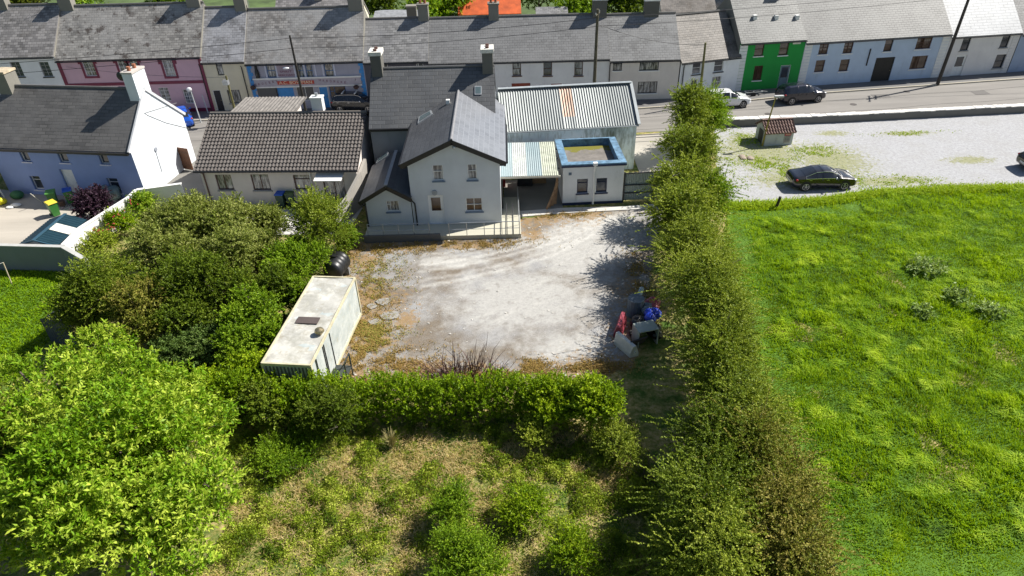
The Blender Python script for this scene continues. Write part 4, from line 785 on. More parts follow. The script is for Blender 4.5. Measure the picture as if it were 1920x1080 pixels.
# extension
p0=G(1054.7,385); p1=G(1165.7,379.8); fE=Fr.two(p0,p1); WE=(p1-p0).length; DE=4.3; hE=3.0
root=froot('flat_roof_extension',fE,'white flat-roofed extension with bright blue parapet coping in front of the barn','extension'); EW=render_wall('extension_wall',(.78,.79,.80),.45,(.25,.27,.25)); BLC=plain('blue_coping',(.11,.21,.31),.8,var=.55,sc=2.5); NAV=plain('navy_paint',(.02,.03,.08),.5)
L=[];holes=[]
for q in ((1092,349,20,27),(1128,347.5,20,27)): o_=fE.op(*q); L.append(o_); holes.append((o_[0]-o_[2]/2,o_[0]+o_[2]/2,o_[1]-o_[3]/2,o_[1]+o_[3]/2))
m=MB(); facade(m,0,WE,-.3,hE,holes); m.quad((WE,0,-.3),(WE,DE,-.3),(WE,DE,hE),(WE,0,hE)); m.quad((0,DE,-.3),(0,0,-.3),(0,0,hE),(0,DE,hE)); m.quad((WE,DE,-.3),(0,DE,-.3),(0,DE,hE),(WE,DE,hE)); m.build('wall',EW,root)
for o_ in L: window(root,o_,'topvent',NAV,GD,NAV)
m=MB(); m.quad((.3,.3,hE-.45),(WE-.3,.3,hE-.45),(WE-.3,DE-.3,hE-.4),(.3,DE-.3,hE-.4)); t=NT('felt_roof'); sz=t.n('ShaderNodeSeparateXYZ'); t.l(t.c.outputs['Object'],sz.inputs[0]); fl=t.ramp(t.noise(2,6),[(.3,(.13,.12,.105)),(.7,(.22,.20,.18))]); mk=t.math('ADD',t.math('MULTIPLY',sz.outputs[1],1/DE),t.math('MULTIPLY',t.math('SUBTRACT',t.noise(1.7,6,rough=.7),.5),.9)); t.col(t.mix(t.ramp(mk,[(.74,0.),(.80,1.)]),fl,(.16,.15,.015))); t.rough(.95); m.build('roof_deck',t.m,root)
m=MB(); c=.36; z0,z1=hE+.002,hE+.1; A=[(-.12,-.12),(WE+.12,-.12),(WE+.12,DE+.05),(-.12,DE+.05)]; B=[(c,c),(WE-c,c),(WE-c,DE-.12),(c,DE-.12)]
for i in range(4):
    j=(i+1)%4; m.quad((*A[i],z1),(*A[j],z1),(*B[j],z1),(*B[i],z1)); m.quad((*A[i],z0),(*A[j],z0),(*A[j],z1),(*A[i],z1)); m.quad((*B[j],hE-.5),(*B[i],hE-.5),(*B[i],z1),(*B[j],z1))
m.build('parapet_coping',BLC,root); m=MB(); m.box(-.13,-.135,hE-.12,WE+.13,-.003,hE+.001); m.build('parapet_band',NAV,root); MB().box(-.02,-.04,-.1,WE+.02,-.003,.18).build('plinth',NAV,root)
xx=fE.hit(1113,350)[0]; m=MB(); m.tube([(xx,-.3,hE+.12),(xx,-.2,hE-.15),(xx-.02,-.12,hE-.5),(xx-.02,-.12,.05)],.07,8); m.box(xx-.14,-.4,hE+.05,xx+.14,-.14,hE+.25); m.build('downpipe',WH,root)
xx,zz=fE.hit(1069,326); MB().box(xx-.1,-.02,zz-.1,xx+.1,-.003,zz+.1).build('air_vent',BCAP,root)
# canopy
c0=G(938,333,2.65); c1=G(1054,330,2.65); fC=Fr.two(c0,c1); WC=3.55; 
root=froot('canopy',fC,'corrugated canopy with clear and pale blue sheets between house and extension','canopy'); zb=3.05; DC=4.9; WC=(c1-c0).length-.1
TRN=plain('translucent_sheet',(.47,.49,.47),.5,var=.25,sc=4); BLS=corrmat('corrugated_pale_blue',(.28,.36,.38),(.38,.45,.46),.2); YLS=plain('moss_sheet',(.42,.44,.35),.6,var=.25,sc=2)
cuts=[0,.21,.45,.70,.97]
for k,mm in enumerate((BLS,TRN,BLS,YLS)):
    a,b=cuts[k]*WC,cuts[k+1]*WC; MB().corr((a,0,2.72),(b,0,2.72),(b,DC,zb),(a,DC,zb),.14,.018,0,0,6,.008).build('roof_sheet',mm,root)
m=MB(); m.bar((0,.0,2.62),(WC,0,2.62),.08,.12); m.build('front_beam',plain('pale_beam',(.5,.48,.4),.7),root)
for x_ in (.1,): MB().box(x_-.05,.05,0,x_+.05,.15,2.6).build('post',DRL,root)
for k in range(3): MB().bar((.1,1.2+k*1.4,2.66+k*.09),(WC,1.2+k*1.4,2.66+k*.09),.07,.08).build('purlin',DRL,root)
# things under the canopy
def crate(px,py,w,d,h,mat,name,label,cat,az=0.):
    p=G(px,py); root=empty(name,p,az,label,cat); m=MB(); m.box(-w/2,-d/2,.0,w/2,d/2,.08); 
    m.box(-w/2,-d/2,.08,w/2,-d/2+.04,h); m.box(-w/2,d/2-.04,.08,w/2,d/2,h); m.box(-w/2,-d/2+.04,.08,-w/2+.04,d/2-.04,h); m.box(w/2-.04,-d/2+.04,.08,w/2,d/2-.04,h); m.build('bin_body',mat,root); return root
q=crate(984,346,1.1,.7,.75,plain('black_plastic',(.02,.02,.022),.5),'storage_box','black plastic box at the back of the canopy','box'); MB().box(-.58,-.38,.752,.58,.38,.80).build('lid',BLACK,q)
q=crate(1011,342,1.0,.5,.9,plain('cardboard',(.30,.19,.10),.9),'cardboard_box','brown cardboard box beside the black box under the canopy','box'); MB().box(-.49,-.24,.5,.49,.24,.56).build('contents',plain('box_fill',(.2,.14,.08),.9),q)
q=crate(944,350,.3,.3,.9,plain('red_plastic',(.35,.03,.03),.4),'red_bin','red bin in the canopy corner by the house','bin')
m=MB(); A=G(1044,395,.05); 
for k in range(4): m.bar((A.x-.7+k*.22,A.y+.2+k*.25,.06),(A.x+.1+k*.02,A.y+.9+k*.3,1.7+.1*k),.16,.03)
tag(m.build('timber_planks',plain('raw_timber',(.36,.22,.12),.8,var=.3)),'pale timber planks leaning against the left side of the extension','planks')
# corrugated gate right of the extension
g0=G(1167,378.5); g1=G(1252,374); fG=Fr.two(g0,g1); Wg=(g1-g0).length; root=froot('corrugated_gate',fG,'grey corrugated metal gate between the extension and the tall hedge trees','gate')
m=MB(); m.corr((0,0,.12),(Wg,0,.12),(Wg,.002,2.2),(0,.002,2.2),.12,.015,0,0,5,.01); m.v=[(x,y,z) for x,y,z in m.v]; m.build('metal_sheet',corrmat('gate_sheet',(.24,.29,.30),(.33,.38,.38),.2),root)
for z in (.7,1.3,2.2): MB().bar((0,-.06,z),(Wg,-.06,z),.06).build('rail',DRL,root)
for x_ in (0,Wg*.66,Wg): MB().box(x_-.05,-.1,0,x_+.05,-.03,2.3).build('post',DRL,root)
m=MB(); p=G(1145,402); m.box(0,0,0,3,.15,.1); o=m.build('timber_beam',plain('old_timber',(.4,.36,.30),.9)); o.location=(8.7,40.9,.02); o.rotation_euler=(0,0,.12); tag(o,'pale timber beam lying on the gravel in front of the corrugated gate','beam')
m=MB(); m.tube([(10.,53.3,.55),(13.6,53.6,.55)],.03,6); m.tube([(10.1,53.3,.35),(13.0,53.5,.35),(13.3,53.52,.55)],.025,6); m.tube([(10.,53.3,0),(10.,53.3,.6)],.04,6); o=m.build('barrier',DRL); tag(o,'low dark metal barrier across the concrete driveway near the road','barrier')
# ---------------- gravel car park hut ----------------
h0=G(1432,274); h1=G(1484,271); fH=Fr.two(h0,h1); WHt=(h1-h0).length; root=froot('pump_hut',fH,'small white rendered hut with red-brown tiled roof in the gravel car park','hut'); DH=1.9; eH=1.15; rH=1.72
m=MB(); gable_box(m,WHt,DH,eH,rH,[]); m.build('wall',render_wall('hut_wall',(.50,.52,.52),.4),root)
HT=plain('red_tile',(.20,.13,.11),.8,var=.35,sc=4); m=MB(); m.corr((-.1,-.2,eH-.05),(WHt+.1,-.2,eH-.05),(WHt+.1,DH/2,rH+.1),(-.1,DH/2,rH+.1),.23,.05,.38,.05,6); m.corr((WHt+.1,DH+.2,eH-.05),(-.1,DH+.2,eH-.05),(-.1,DH/2,rH+.1),(WHt+.1,DH/2,rH+.1),.23,.05,.38,.05,6); rf=m.build('roof',HT,root); MB().bar((-.1,DH/2,rH+.16),(WHt+.1,DH/2,rH+.16),.2,.06).build('ridge',HT,rf)
MB().box(-.03,.5,.02,-.003,1.3,1.1).build('door',plain('hut_door',(.04,.04,.04),.7),root)
xx,zz=fH.hit(1475,263); zz=.6; s=MB().box(xx-.27,-.03,zz-.42,xx+.27,-.003,zz+.42).build('sign',plain('sign_grey',(.36,.34,.34),.6),root); MB().box(xx-.27,-.045,zz+.2,xx+.27,-.031,zz+.42).build('sign_header',plain('sign_red2',(.38,.03,.06),.6),s)
text('lettering','WARNING',.12,LETW,s,(xx,-.05,zz+.31),.42)
for k in range(4): text('lettering','THIS IS A PRIVATE AREA'[:22-k*2],.07,plain('ink',(.04,.04,.04),.7),s,(xx,-.036,zz+.1-k*.12),.44)
p=G(1431,272); root=empty('lamp_post',(p.x-.15,p.y-.2,0),0,'yellow lamp post leaning beside the tiled hut','lamp post'); YP=plain('post_yellow',(.30,.24,.04),.7,var=.3)
MB().tube([(0,0,0),(.12,0,2.2),(.35,.1,4.0)],[.07,.06,.05],8).build('pole',YP,root); m=MB(); m.box(.25,.0,4.0,.95,.22,4.12); m.build('lamp_head',plain('lamp_grey',(.5,.5,.5),.4),root)
m=MB(); p=G(1455,391); m.tube([(p.x,p.y,0),(p.x+.12,p.y,.9)],[.11,.09],7); tag(m.build('fence_post',plain('post_wood',(.045,.035,.025),.9)),'short dark wooden post leaning at the edge of the green field','post')
m=MB(); p=G(1397,296); 
for k in range(9): m.sphere((p.x+.35*math.cos(k*2.1),p.y+.3*math.sin(k*1.7),.04),.2,7,5,(1.3,1,.5))
tag(m.build('rubble',plain('rubble',(.33,.27,.22),.9)),'small heap of brown rubble on the gravel car park','rubble')
# ---------------- container ----------------
zc=2.5; q=[G(497,681,zc),G(576,686,zc),G(666.5,521,zc),G(586,520,zc)]
mid0=(q[0]+q[1])/2; mid1=(q[2]+q[3])/2; d=(mid1-mid0); LC=d.length; wC=2.25; az=math.atan2(d.y,d.x)-math.pi/2
root=empty('shipping_container',(mid0.x,mid0.y,0),az,'cream white refrigerated container standing on the gravel yard','container')
CW=NT('container_paint'); a=CW.noise(.9,7,rough=.7); base=CW.ramp(a,[(.38,(.36,.35,.30)),(.56,(.55,.54,.49))]); st=CW.noise(1.5,8,st=(1,1,1),rough=.85); base=CW.mix(CW.ramp(st,[(.52,0.),(.66,.75)]),base,(.28,.24,.15)); base=CW.mix(CW.ramp(CW.noise(.6,4),[(.45,0.),(.5,.25),(.6,.25),(.62,0.)]),base,(.2,.2,.19)); CW.col(base); CW.rough(.6)
CS=NT('container_side'); a=CS.noise(.9,7,rough=.7); base=CS.ramp(a,[(.4,(.36,.40,.39)),(.6,(.52,.55,.53))]); st=CS.noise(1.6,7,rough=.8); base=CS.mix(CS.ramp(st,[(.56,0.),(.7,.7)]),base,(.38,.33,.20)); CS.col(base); CS.rough(.6)
h=wC/2; m=MB(); m.box(-h,0,.15,h,LC,zc-.03); m.build('container_body',CS.m,root)
n=20; m=MB()
for j in range(n):
    for i in range(6):
        f=lambda i,j:(-h+.02+i*(wC-.04)/6,.02+j*(LC-.04)/n,zc-.0+.03*math.sin(j*1.7+i)*(0<i<6)+.02*math.cos(j*.9)); m.quad(f(i,j),f(i+1,j),f(i+1,j+1),f(i,j+1))
rf=m.build('roof',CW.m,root,smooth=True)
FRM=plain('frame_cream',(.55,.50,.34),.6,var=.2); m=MB()
for x_ in (-h,h): m.bar((x_,-.02,zc-.0),(x_,LC+.02,zc),.09,.1); m.bar((x_,-.02,.2),(x_,LC+.02,.2),.1,.16)
for y_ in (0,LC): m.bar((-h,y_,zc-.0),(h,y_,zc),.09,.11); m.bar((-h,y_,.2),(h,y_,.2),.1,.16); m.bar((-h,y_,.1),(-h,y_,zc),.1); m.bar((h,y_,.1),(h,y_,zc),.1)
m.build('frame',FRM,root)
u=lambda px,py:(Matrix.Rotation(-az,3,'Z')@(G(px,py,zc+.03)-Vector((mid0.x,mid0.y,0))))
c=u(577,601); MB().box(c.x-.55,c.y-.25,zc+.02,c.x+.55,c.y+.25,zc+.06).build('roof_patch',plain('dark_patch',(.085,.065,.06),.8),rf)
c=u(600,626); m=MB(); m.tube([(c.x,c.y,zc),(c.x,c.y,zc+.14)],.11,12); m.tube([(c.x,c.y,zc+.141),(c.x,c.y,zc+.2),(c.x,c.y,zc+.3),(c.x,c.y,zc+.36)],[.2,.24,.2,.05],12); m.build('roof_cowl',plain('brass_metal',(.4,.33,.2),.35,.8),rf)
m=MB(); y0=.55; m.box(h+.003,y0,.3,h+.035,y0+1.9,zc-.1); dr=m.build('door',CS.m,root); m=MB()
for k in (.0,.9,1.05,1.9): m.tube([(h+.06,y0+k,.3),(h+.06,y0+k,zc-.1)],.022,6)
m.build('locking_bar',DRL,dr)
m=MB()
for k in range(12): m.box(-h+.12+k*.17,-.025,.35,-h+.2+k*.17,-.003,zc-.15)
m.build('front_rib',GWD,root)
m=MB(); p=u(630,690); st_=MB(); st_.box(h+.15,y0+.9,.55,h+.95,y0+1.7,.6); st_.box(h+.2,y0+.1,.25,h+.8,y0+.85,.3); 
for x_ in (h+.18,h+.92):
    for y_ in (y0+.93,y0+1.67): st_.box(x_-.03,y_-.03,0,x_+.03,y_+.03,1.4 if x_>h+.5 else .55)
st_.bar((h+.92,y0+.93,1.4),(h+.92,y0+1.67,1.4),.05); st_.bar((h+.18,y0+.5,.5),(h+.95,y0+1.1,1.35),.04)
o=st_.build('metal_steps',plain('dark_steel',(.06,.07,.065),.5,.4)); o.location=(mid0.x,mid0.y,0); o.rotation_euler=(0,0,az); tag(o,'dark metal steps and platform at the side door of the container','steps')
tank_shape(G(636,521),1.35,1.6,.62,plain('tank_black',(.015,.016,.018),.4),'water_tank','black ribbed horizontal plastic tank behind the container','tank',z=.9)
RUB_=plain('old_rubber',(.02,.02,.02),.85)
# ---------------- dumped things under the trees ----------------
def item(name,label,cat,px,py,az,fn,mat,z=0.,tilt=(0,0)):
    p=G(px,py); m=MB(); fn(m); o=m.build(name,mat); o.location=(p.x,p.y,z); o.rotation_euler=(tilt[0],tilt[1],az); return tag(o,label,cat)
PW=plain('pale_appliance',(.55,.56,.52),.5)
def barrier(m):
    A=[(-.65,-.22),(.65,-.22),(.75,.24),(-.75,.24)]; B=[(-.7,-.09),(.7,-.09),(.7,.09),(-.7,.09)]
    for i in range(4): j=(i+1)%4; m.quad((*A[i],0),(*A[j],0),(*A[j],.22),(*A[i],.22)); m.quad((*A[i],.22),(*A[j],.22),(*B[j],.68),(*B[i],.68))
    m.quad(*[(*p,.68) for p in B]); m.tube([(.73,0,.3),(.78,0,.3)],.09,10)
item('road_barrier','pale plastic road barrier block lying at the edge of the gravel yard','barrier',1172,655,-1.05,barrier,PW)
item('red_barrier','faded red plastic barrier behind the pale barrier block','barrier',1163,618,1.25,barrier,plain('faded_red',(.30,.05,.07),.5))
def tab(m):
    m.box(-.55,-.4,.95,.55,.4,1.0); m.box(-.55,-.4,0,-.5,.4,.948); m.box(.5,-.4,0,.55,.4,.948); m.box(-.5,.36,.3,.5,.4,.948)
item('cabinet','open pale grey cabinet frame standing among the dumped things','cabinet',1208,640,.25,tab,plain('cabinet_grey',(.34,.38,.35),.5))
def drum(m): m.tube([(0,0,.0),(0,0,.28),(0,0,.32),(0,0,.7),(0,0,.74),(0,0,1.1)],[.42,.42,.45,.44,.46,.44],16)
item('dark_drum','blue-grey round drum behind the open cabinet','drum',1190,590,0,drum,plain('drum_blue_grey',(.10,.13,.16),.5))
def tub(m): m.tube([(-.7,0,.12),(.7,0,.12)],.14,10)
item('grey_pipe','pale blue-grey pipe lying behind the round drum','pipe',1198,560,1.2,tub,plain('pipe_grey',(.33,.42,.44),.5),.1)
def bag(m):
    for k in range(6): m.sphere((.25*math.cos(k*1.9),.22*math.sin(k*2.3),.3+.05*(k%2)),.3,9,7,(1,1,.85))
item('blue_bag','bright blue plastic bag between the cabinet and the trees','bag',1221,608,.3,bag,plain('blue_bag',(.02,.05,.45),.35),.3); item('red_bag','dull red plastic bag furthest back in the dumped heap','bag',1222,585,.8,bag,plain('red_bag',(.33,.06,.09),.4),.2)
item('grey_bag','dark grey-blue plastic bag between the red and the blue bag','bag',1216,597,1.5,bag,plain('grey_bag',(.10,.14,.20),.4),.25)
item('fallen_board','dark board leaning in front of the dumped heap','board',1189,648,.4,lambda m:m.box(-.5,-.03,0,.5,.03,.8),plain('dark_board',(.05,.045,.05),.6),0,(.5,0))
item('black_bag','black rubbish bag in the middle of the dumped heap','bag',1198,612,0,bag,plain('black_bag',(.012,.012,.014),.3),.0); item('black_bag','black rubbish bag right of the open cabinet','bag',1226,630,1.,bag,MC['black_bag'],.0); item('tyre','old black tyre lying in front of the dumped heap','tyre',1190,628,0,lambda m:m.tube([(0,0,.02),(0,0,.1),(0,0,.2)],[.28,.33,.28],16),RUB_,.0)
# corrugated pen on the lawn
p=G(118,648); f0=G(97,640); f1=G(150,652); fr=Fr.two(f0,f1); Lf=(f1-f0).length
root=froot('corrugated_fence',fr,'dark corrugated metal sheets at the corner of the thicket by the lawn','fence')
m=MB(); m.corr((0,0,.0),(Lf,0,.0),(Lf,.003,1.5),(0,.003,1.5),.16,.025,0,0,5,.01); m.build('metal_sheet',plain('fence_dark_metal',(.10,.12,.15),.5,.4),root)
m=MB(); m.corr((-.0,2.2,.0),(-.0,0.0,.0),(-.002,0.,1.4),(-.002,2.2,1.4),.16,.025,0,0,5,.01); m.build('side_sheet',plain('fence_dark_metal2',(.07,.08,.10),.5,.4),root)
root=empty('washing_line',G(22,532),0,'thin crossed washing line props on the left lawn','washing line')
MB().bar((0,0,0),(0.15,0,1.5),.05).build('prop',plain('line_wood',(.5,.42,.3),.8),root); MB().tube([(.15,0,1.5),(-4,-1.5,.5)],.02,5).build('line',plain('line_pale',(.7,.68,.6),.8),root)
# ---------------- vehicles ----------------
RUB=plain('tyre',(.018,.018,.018),.8); ALW=plain('alloy',(.45,.45,.47),.3,.7); CG=glass('car_glass',(.012,.014,.018)); TRB=plain('black_trim',(.01,.01,.01),.5); CHR=plain('chrome',(.7,.7,.72),.15,.9); TL=plain('tail_light',(.35,.01,.01),.2,coat=.5); HL=plain('head_light',(.7,.72,.75),.15,coat=1.)
def car(name,label,p0,p1,st,wb,paint,glz,top,wr=.33,trim=None,bars=False,front=1,tail=(0.2,),rimm=None):
    """p0,p1: ground points of near rear and near front wheel; st: stations x,zlow,zbelt,ztop,wlow,wbelt,wtop"""
    d=(p1-p0).normalized(); az=math.atan2(d.y,d.x); hw=max(s[5] for s in st); n=Vector((-d.y,d.x,0)); c=(p0+p1)/2+n*(hw-.08)*front
    root=empty('parked_car',(c.x,c.y,.012),az,label,'car','cars parked on and beside the street')
    S=np.array(st,float); xs=np.unique(np.concatenate([np.linspace(S[0,0],S[-1,0],61)]+[np.array(g) for g in glz+top])); 
    I=[np.interp(xs,S[:,0],S[:,k]) for k in range(1,7)]
    for k in range(6):
        a=I[k].copy(); a[1:-1]=(I[k][:-2]+2*I[k][1:-1]+I[k][2:])/4; I[k]=a
    def ring(i,s):
        zl,zb,zt,wl,wb_,wt=[I[k][i] for k in range(6)]; x=xs[i]
        return [(x,0,zl),(x,s*wl*.85,zl),(x,s*wl,zl+.12),(x,s*(wb_+.015),zl+(zb-zl)*.62),(x,s*wb_,zb),(x,s*(wt+.02),zt-.05*(1 if zt-zb>.15 else .4)),(x,s*wt*.8,zt),(x,s*wt*.35,zt+.012),(x,0,zt+.016)]
    B=MB();Gm=MB(); inr=lambda x,L:any(a<=x<=b for a,b in L)
    for s in (-1,1):
        for i in range(len(xs)-1):
            a,b=ring(i,s),ring(i+1,s); xm=(xs[i]+xs[i+1])/2
            for k in range(8):
                tgt=B
                if k==4 and inr(xm,glz) : tgt=Gm
                if k>=5 and inr(xm,top): tgt=Gm
                if k==4 and inr(xm,top) and (a[5][2]-a[4][2])<.12: tgt=B
                q=(a[k],b[k],b[k+1],a[k+1]); tgt.quad(*(q if s<0 else q[::-1]))
    for i,rv in ((0,0),(len(xs)-1,1)):
        pts=ring(i,1)+ring(i,-1)[::-1][1:-1]; B.poly(pts if not rv else pts[::-1])
    B.build('car_body',paint,root,smooth=True); Gm.build('car_windows',CG,root,smooth=True)
    for sx_ in (-1,1):
        for sy in (-1,1):
            x=sx_*wb/2; i=int(np.argmin(abs(xs-x))); y0=I[4][i]+.02
            MB().tube([(x,sy*(y0-.1),wr+.03),(x,sy*(y0+.004),wr+.03)],wr+.06,20).build('wheel_arch',TRB,root)
            w=MB(); w.tube([(x,sy*(y0-.2),wr),(x,sy*(y0+.012),wr),(x,sy*(y0+.02),wr)],[wr,wr,wr*.93],20); wo=w.build('wheel',RUB,root)
            r=MB(); yy=sy*(y0+.028)
            for k in range(5):
                a=k*2*math.pi/5+.3; r.bar((x+.04*math.cos(a),yy,wr+.04*math.sin(a)),(x+wr*.68*math.cos(a),yy,wr+wr*.68*math.sin(a)),.09,.02)
            r.tube([(x,yy-.01,wr),(x,yy+.01,wr)],.07,10)
            for k in range(16): a0,a1=k*math.pi/8,(k+1)*math.pi/8; q=lambda r_,a:(x+r_*math.cos(a),yy,wr+r_*math.sin(a)); r.quad(q(wr*.62,a0),q(wr*.62,a1),q(wr*.72,a1),q(wr*.72,a0))
            r.build('rim',rimm or ALW,wo)
    f=xs[-1]; b=xs[0]
    for sy in (-1,1):
        i=len(xs)-4; MB().sphere((xs[i]-.02,sy*I[4][i]*.86,I[1][i]-.02),.15,10,7,(1.3,.8,.45)).build('headlight',HL,root,smooth=True)
        i=3; MB().sphere((xs[i]+.03,sy*I[4][i]*.92,I[1][i]-.05),.15,10,7,(.9,.8,.6)).build('tail_light',TL,root,smooth=True)
        xm=glz[-1][1]-.12; i=int(np.argmin(abs(xs-xm))); MB().sphere((xs[i],sy*(I[4][i]+.1),I[1][i]+.06),.11,8,6,(.7,1,.65)).build('mirror',CHR if trim else paint,root,smooth=True)
        m=MB(); 
        for g_ in glz[:2]: xh=g_[0]+.25; i=int(np.argmin(abs(xs-xh))); m.box(xs[i],sy*(I[4][i]+.012),I[1][i]-.12,xs[i]+.2,sy*(I[4][i]+.035),I[1][i]-.085)
        m.build('door_handles',trim or paint,root)
        if trim:
            m=MB(); i0=int(np.argmin(abs(xs-glz[0][0]))); i1=int(np.argmin(abs(xs-glz[-1][1])))
            for i in range(i0,i1): m.bar((xs[i],sy*(I[4][i]+.008),I[1][i]),(xs[i+1],sy*(I[4][i+1]+.008),I[1][i+1]),.02,.03)
            for i in range(i0,i1): m.bar((xs[i],sy*(I[5][i]+.03),I[2][i]-.05),(xs[i+1],sy*(I[5][i+1]+.03),I[2][i+1]-.05),.02,.022)
            m.build('window_trim',trim,root)
    MB().box(b-.02,-.26,.5,b+.06,.26,.62).build('number_plate',plain('plate_white',(.7,.7,.66),.5),root)
    MB().box(f-.03,-.26,.38,f+.025,.26,.49).build('number_plate',plain('plate_white',(.7,.7,.66),.5),root)
    if bars:
        for x in bars: i=int(np.argmin(abs(xs-x))); MB().box(x-.05,-I[5][i]-.06,I[2][i]+.06,x+.05,I[5][i]+.06,I[2][i]+.11).build('roof_bar',WH,root)
    return root
COUPE=[(-2.31,.42,.70,.74,.66,.68,.55),(-2.27,.30,.80,.92,.80,.82,.66),(-2.1,.24,.88,1.0,.87,.87,.70),(-1.75,.2,.92,1.03,.91,.90,.72),(-1.35,.18,.94,1.10,.92,.91,.68),(-.7,.18,.95,1.33,.92,.91,.58),(-.1,.18,.95,1.38,.92,.91,.57),(.4,.18,.94,1.34,.92,.91,.58),(.65,.18,.93,1.25,.92,.90,.62),(1.15,.18,.91,.99,.92,.90,.74),(1.6,.18,.86,.93,.91,.88,.74),(2.0,.2,.77,.84,.88,.84,.70),(2.22,.22,.64,.71,.80,.75,.60),(2.32,.3,.52,.56,.66,.62,.5)]
SUV=[(-2.18,.42,.85,.90,.72,.74,.6),(-2.12,.32,.98,1.12,.84,.84,.66),(-1.95,.26,1.03,1.38,.88,.88,.62),(-1.6,.24,1.05,1.58,.90,.89,.60),(-.8,.22,1.05,1.64,.90,.90,.61),(.1,.22,1.03,1.64,.90,.90,.61),(.55,.22,1.02,1.55,.90,.89,.62),(1.15,.22,1.0,1.10,.90,.88,.72),(1.6,.24,.94,1.03,.89,.86,.72),(1.95,.26,.85,.93,.86,.82,.66),(2.12,.3,.72,.78,.78,.74,.58),(2.18,.4,.6,.64,.68,.66,.5)]
HATCH=[(-2.15,.40,.72,.78,.68,.70,.58),(-2.1,.3,.88,.98,.82,.83,.66),(-1.95,.24,.95,1.16,.87,.87,.62),(-1.45,.2,.97,1.38,.90,.89,.60),(-.7,.2,.96,1.47,.90,.90,.60),(.1,.2,.94,1.47,.90,.90,.60),(.5,.2,.93,1.38,.90,.89,.61),(1.15,.2,.90,1.0,.90,.88,.70),(1.6,.2,.84,.92,.89,.85,.70),(1.95,.24,.74,.81,.85,.80,.64),(2.12,.3,.62,.67,.76,.70,.54),(2.17,.4,.5,.54,.66,.62,.5)]
CPNT=lambda n,c:plain(n,c,.25,.1,var=.03,coat=1.)
car('coupe','black coupe with chrome window trim parked on the gravel car park',G(1506,358),G(1582,356),COUPE,2.75,CPNT('paint_black',(.006,.006,.008)),[(-1.45,-.32),(-.22,.78)],[(-1.35,-.68),(.5,1.15)],.34,CHR)
car('suv','dark navy black crossover parked on the street in front of the green house',G(1480,197),G(1534,192),SUV,2.64,CPNT('paint_navy',(.008,.008,.02)),[(-1.75,-.85),(-.75,-.02),(.08,.75)],[(-2.08,-1.75),(.35,1.12)],.34)
car('hatch','white hatchback parked on the street beside the tall tree',G(1340,205),G(1389,202.5),HATCH,2.68,CPNT('paint_white',(.80,.80,.80)),[(-1.6,-.75),(-.65,.05),(.15,.8)],[(-2.0,-1.5),(.35,1.12)],.32)
c0=G(366,243); c1=G(354,212)
car('hatch','bright blue small car parked beyond the white gable of the blue house',c0,c1,HATCH,2.55,CPNT('paint_blue',(.01,.10,.55)),[(-1.6,-.75),(-.65,.05),(.15,.8)],[(-2.0,-1.4),(.35,1.12)],.32,front=1)
c0=G(690,211); c1=G(640,211)
car('estate','dark car with two white roof bars parked in front of the merchant shop',c1,c0,SUV,2.65,CPNT('paint_dark',(.012,.014,.02)),[(-1.75,-.85),(-.75,-.02),(.08,.75)],[(-2.05,-1.7),(.35,1.12)],.33,bars=(-1.0,.2),trim=CHR)
car('edge','dark car mostly cut off at the right edge of the car park',G(1942,326),G(2016,324),HATCH,2.6,CPNT('paint_black2',(.01,.01,.012)),[(-1.6,-.75),(-.65,.05),(.15,.8)],[(-2.0,-1.5),(.35,1.12)],.32)
# ---------------- poles and wires ----------------
def pole(label,base,h,r,mat,arms=(),lean=(0,0),cat='utility pole',name='utility_pole',lamp=False):
    root=empty(name,(base[0],base[1],0),0,label,cat,'poles along the street'); T=lambda z:(lean[0]*z/h,lean[1]*z/h,z)
    MB().tube([T(0),T(h*.5),T(h)],[r,r*.85,r*.65],8).build('pole',mat,root)
    for z,l in arms: t=T(z); MB().bar((t[0]-l*.2,t[1]-l*.5,z),(t[0]+l*.2,t[1]+l*.5,z),.09).build('crossarm',mat,root); 
    for z,l in arms:
        t=T(z)
        for k in (-.45,.45): MB().tube([(t[0]+k*l*.4,t[1]+k*l,z+.04),(t[0]+k*l*.4,t[1]+k*l,z+.2)],.05,6).build('insulator',STEEL,root)
    if lamp: t=T(h*lamp); MB().bar(t,(t[0]-.7,t[1]-.3,t[2]+.15),.05).build('lamp_arm',STEEL,root); MB().sphere((t[0]-.85,t[1]-.35,t[2]+.12),.2,10,6,(1.5,.8,.45)).build('lamp_head',plain('lamp_white',(.75,.76,.78),.4),root)
    return root
PD=plain('pole_dark',(.03,.027,.022),.8,var=.4); PG=plain('pole_mossy',(.14,.13,.05),.85,var=.4,sc=1.5); PBk=plain('pole_brown',(.05,.042,.035),.8,var=.3)
fK=Fr((0,60.9)); b1=fK.wor((fK.hit(571,195)[0],0,0)); h1=zat(b1,66); pole('dark slim utility pole in front of the blue-doored merchant shop',b1,h1,.13,PD,[],lean=(-.1,0),lamp=.62)
b2=fK.wor((fK.hit(1114,165)[0],0,0)); h2=zat(b2,17); pole('brown utility pole rising behind the barn roof',b2,h2,.17,plain('pole_olive',(.09,.08,.05),.85,var=.4),[(h2-.4,1.2)],lean=(0,0)); 
b3=G(1757,160); pole('tall dark pole with transformer at the joint of the pale blue and ivory houses',b3,9.3,.17,PBk,[(9.0,1.6),(8.2,1.)],lean=(.35,.1))
fK2=Fr((0,61.6)); b4=fK2.wor((fK2.hit(1314,168)[0],0,0)); pole('green mossy pole in front of the small white cottage',b4,zat(b4,80),.14,PG,lean=(-.15,0))
fK3=Fr((0,60.2)); b5=fK3.wor((fK3.hit(441,209)[0],0,0)); pr=pole('yellow-green mossy pole in front of the narrow cream house',b5,zat(b5,142),.13,PG,[],lean=(0,0)); MB().box(-.35,-.3,zat(b5,158),.1,.15,zat(b5,150)).build('junction_box',STEEL,pr)
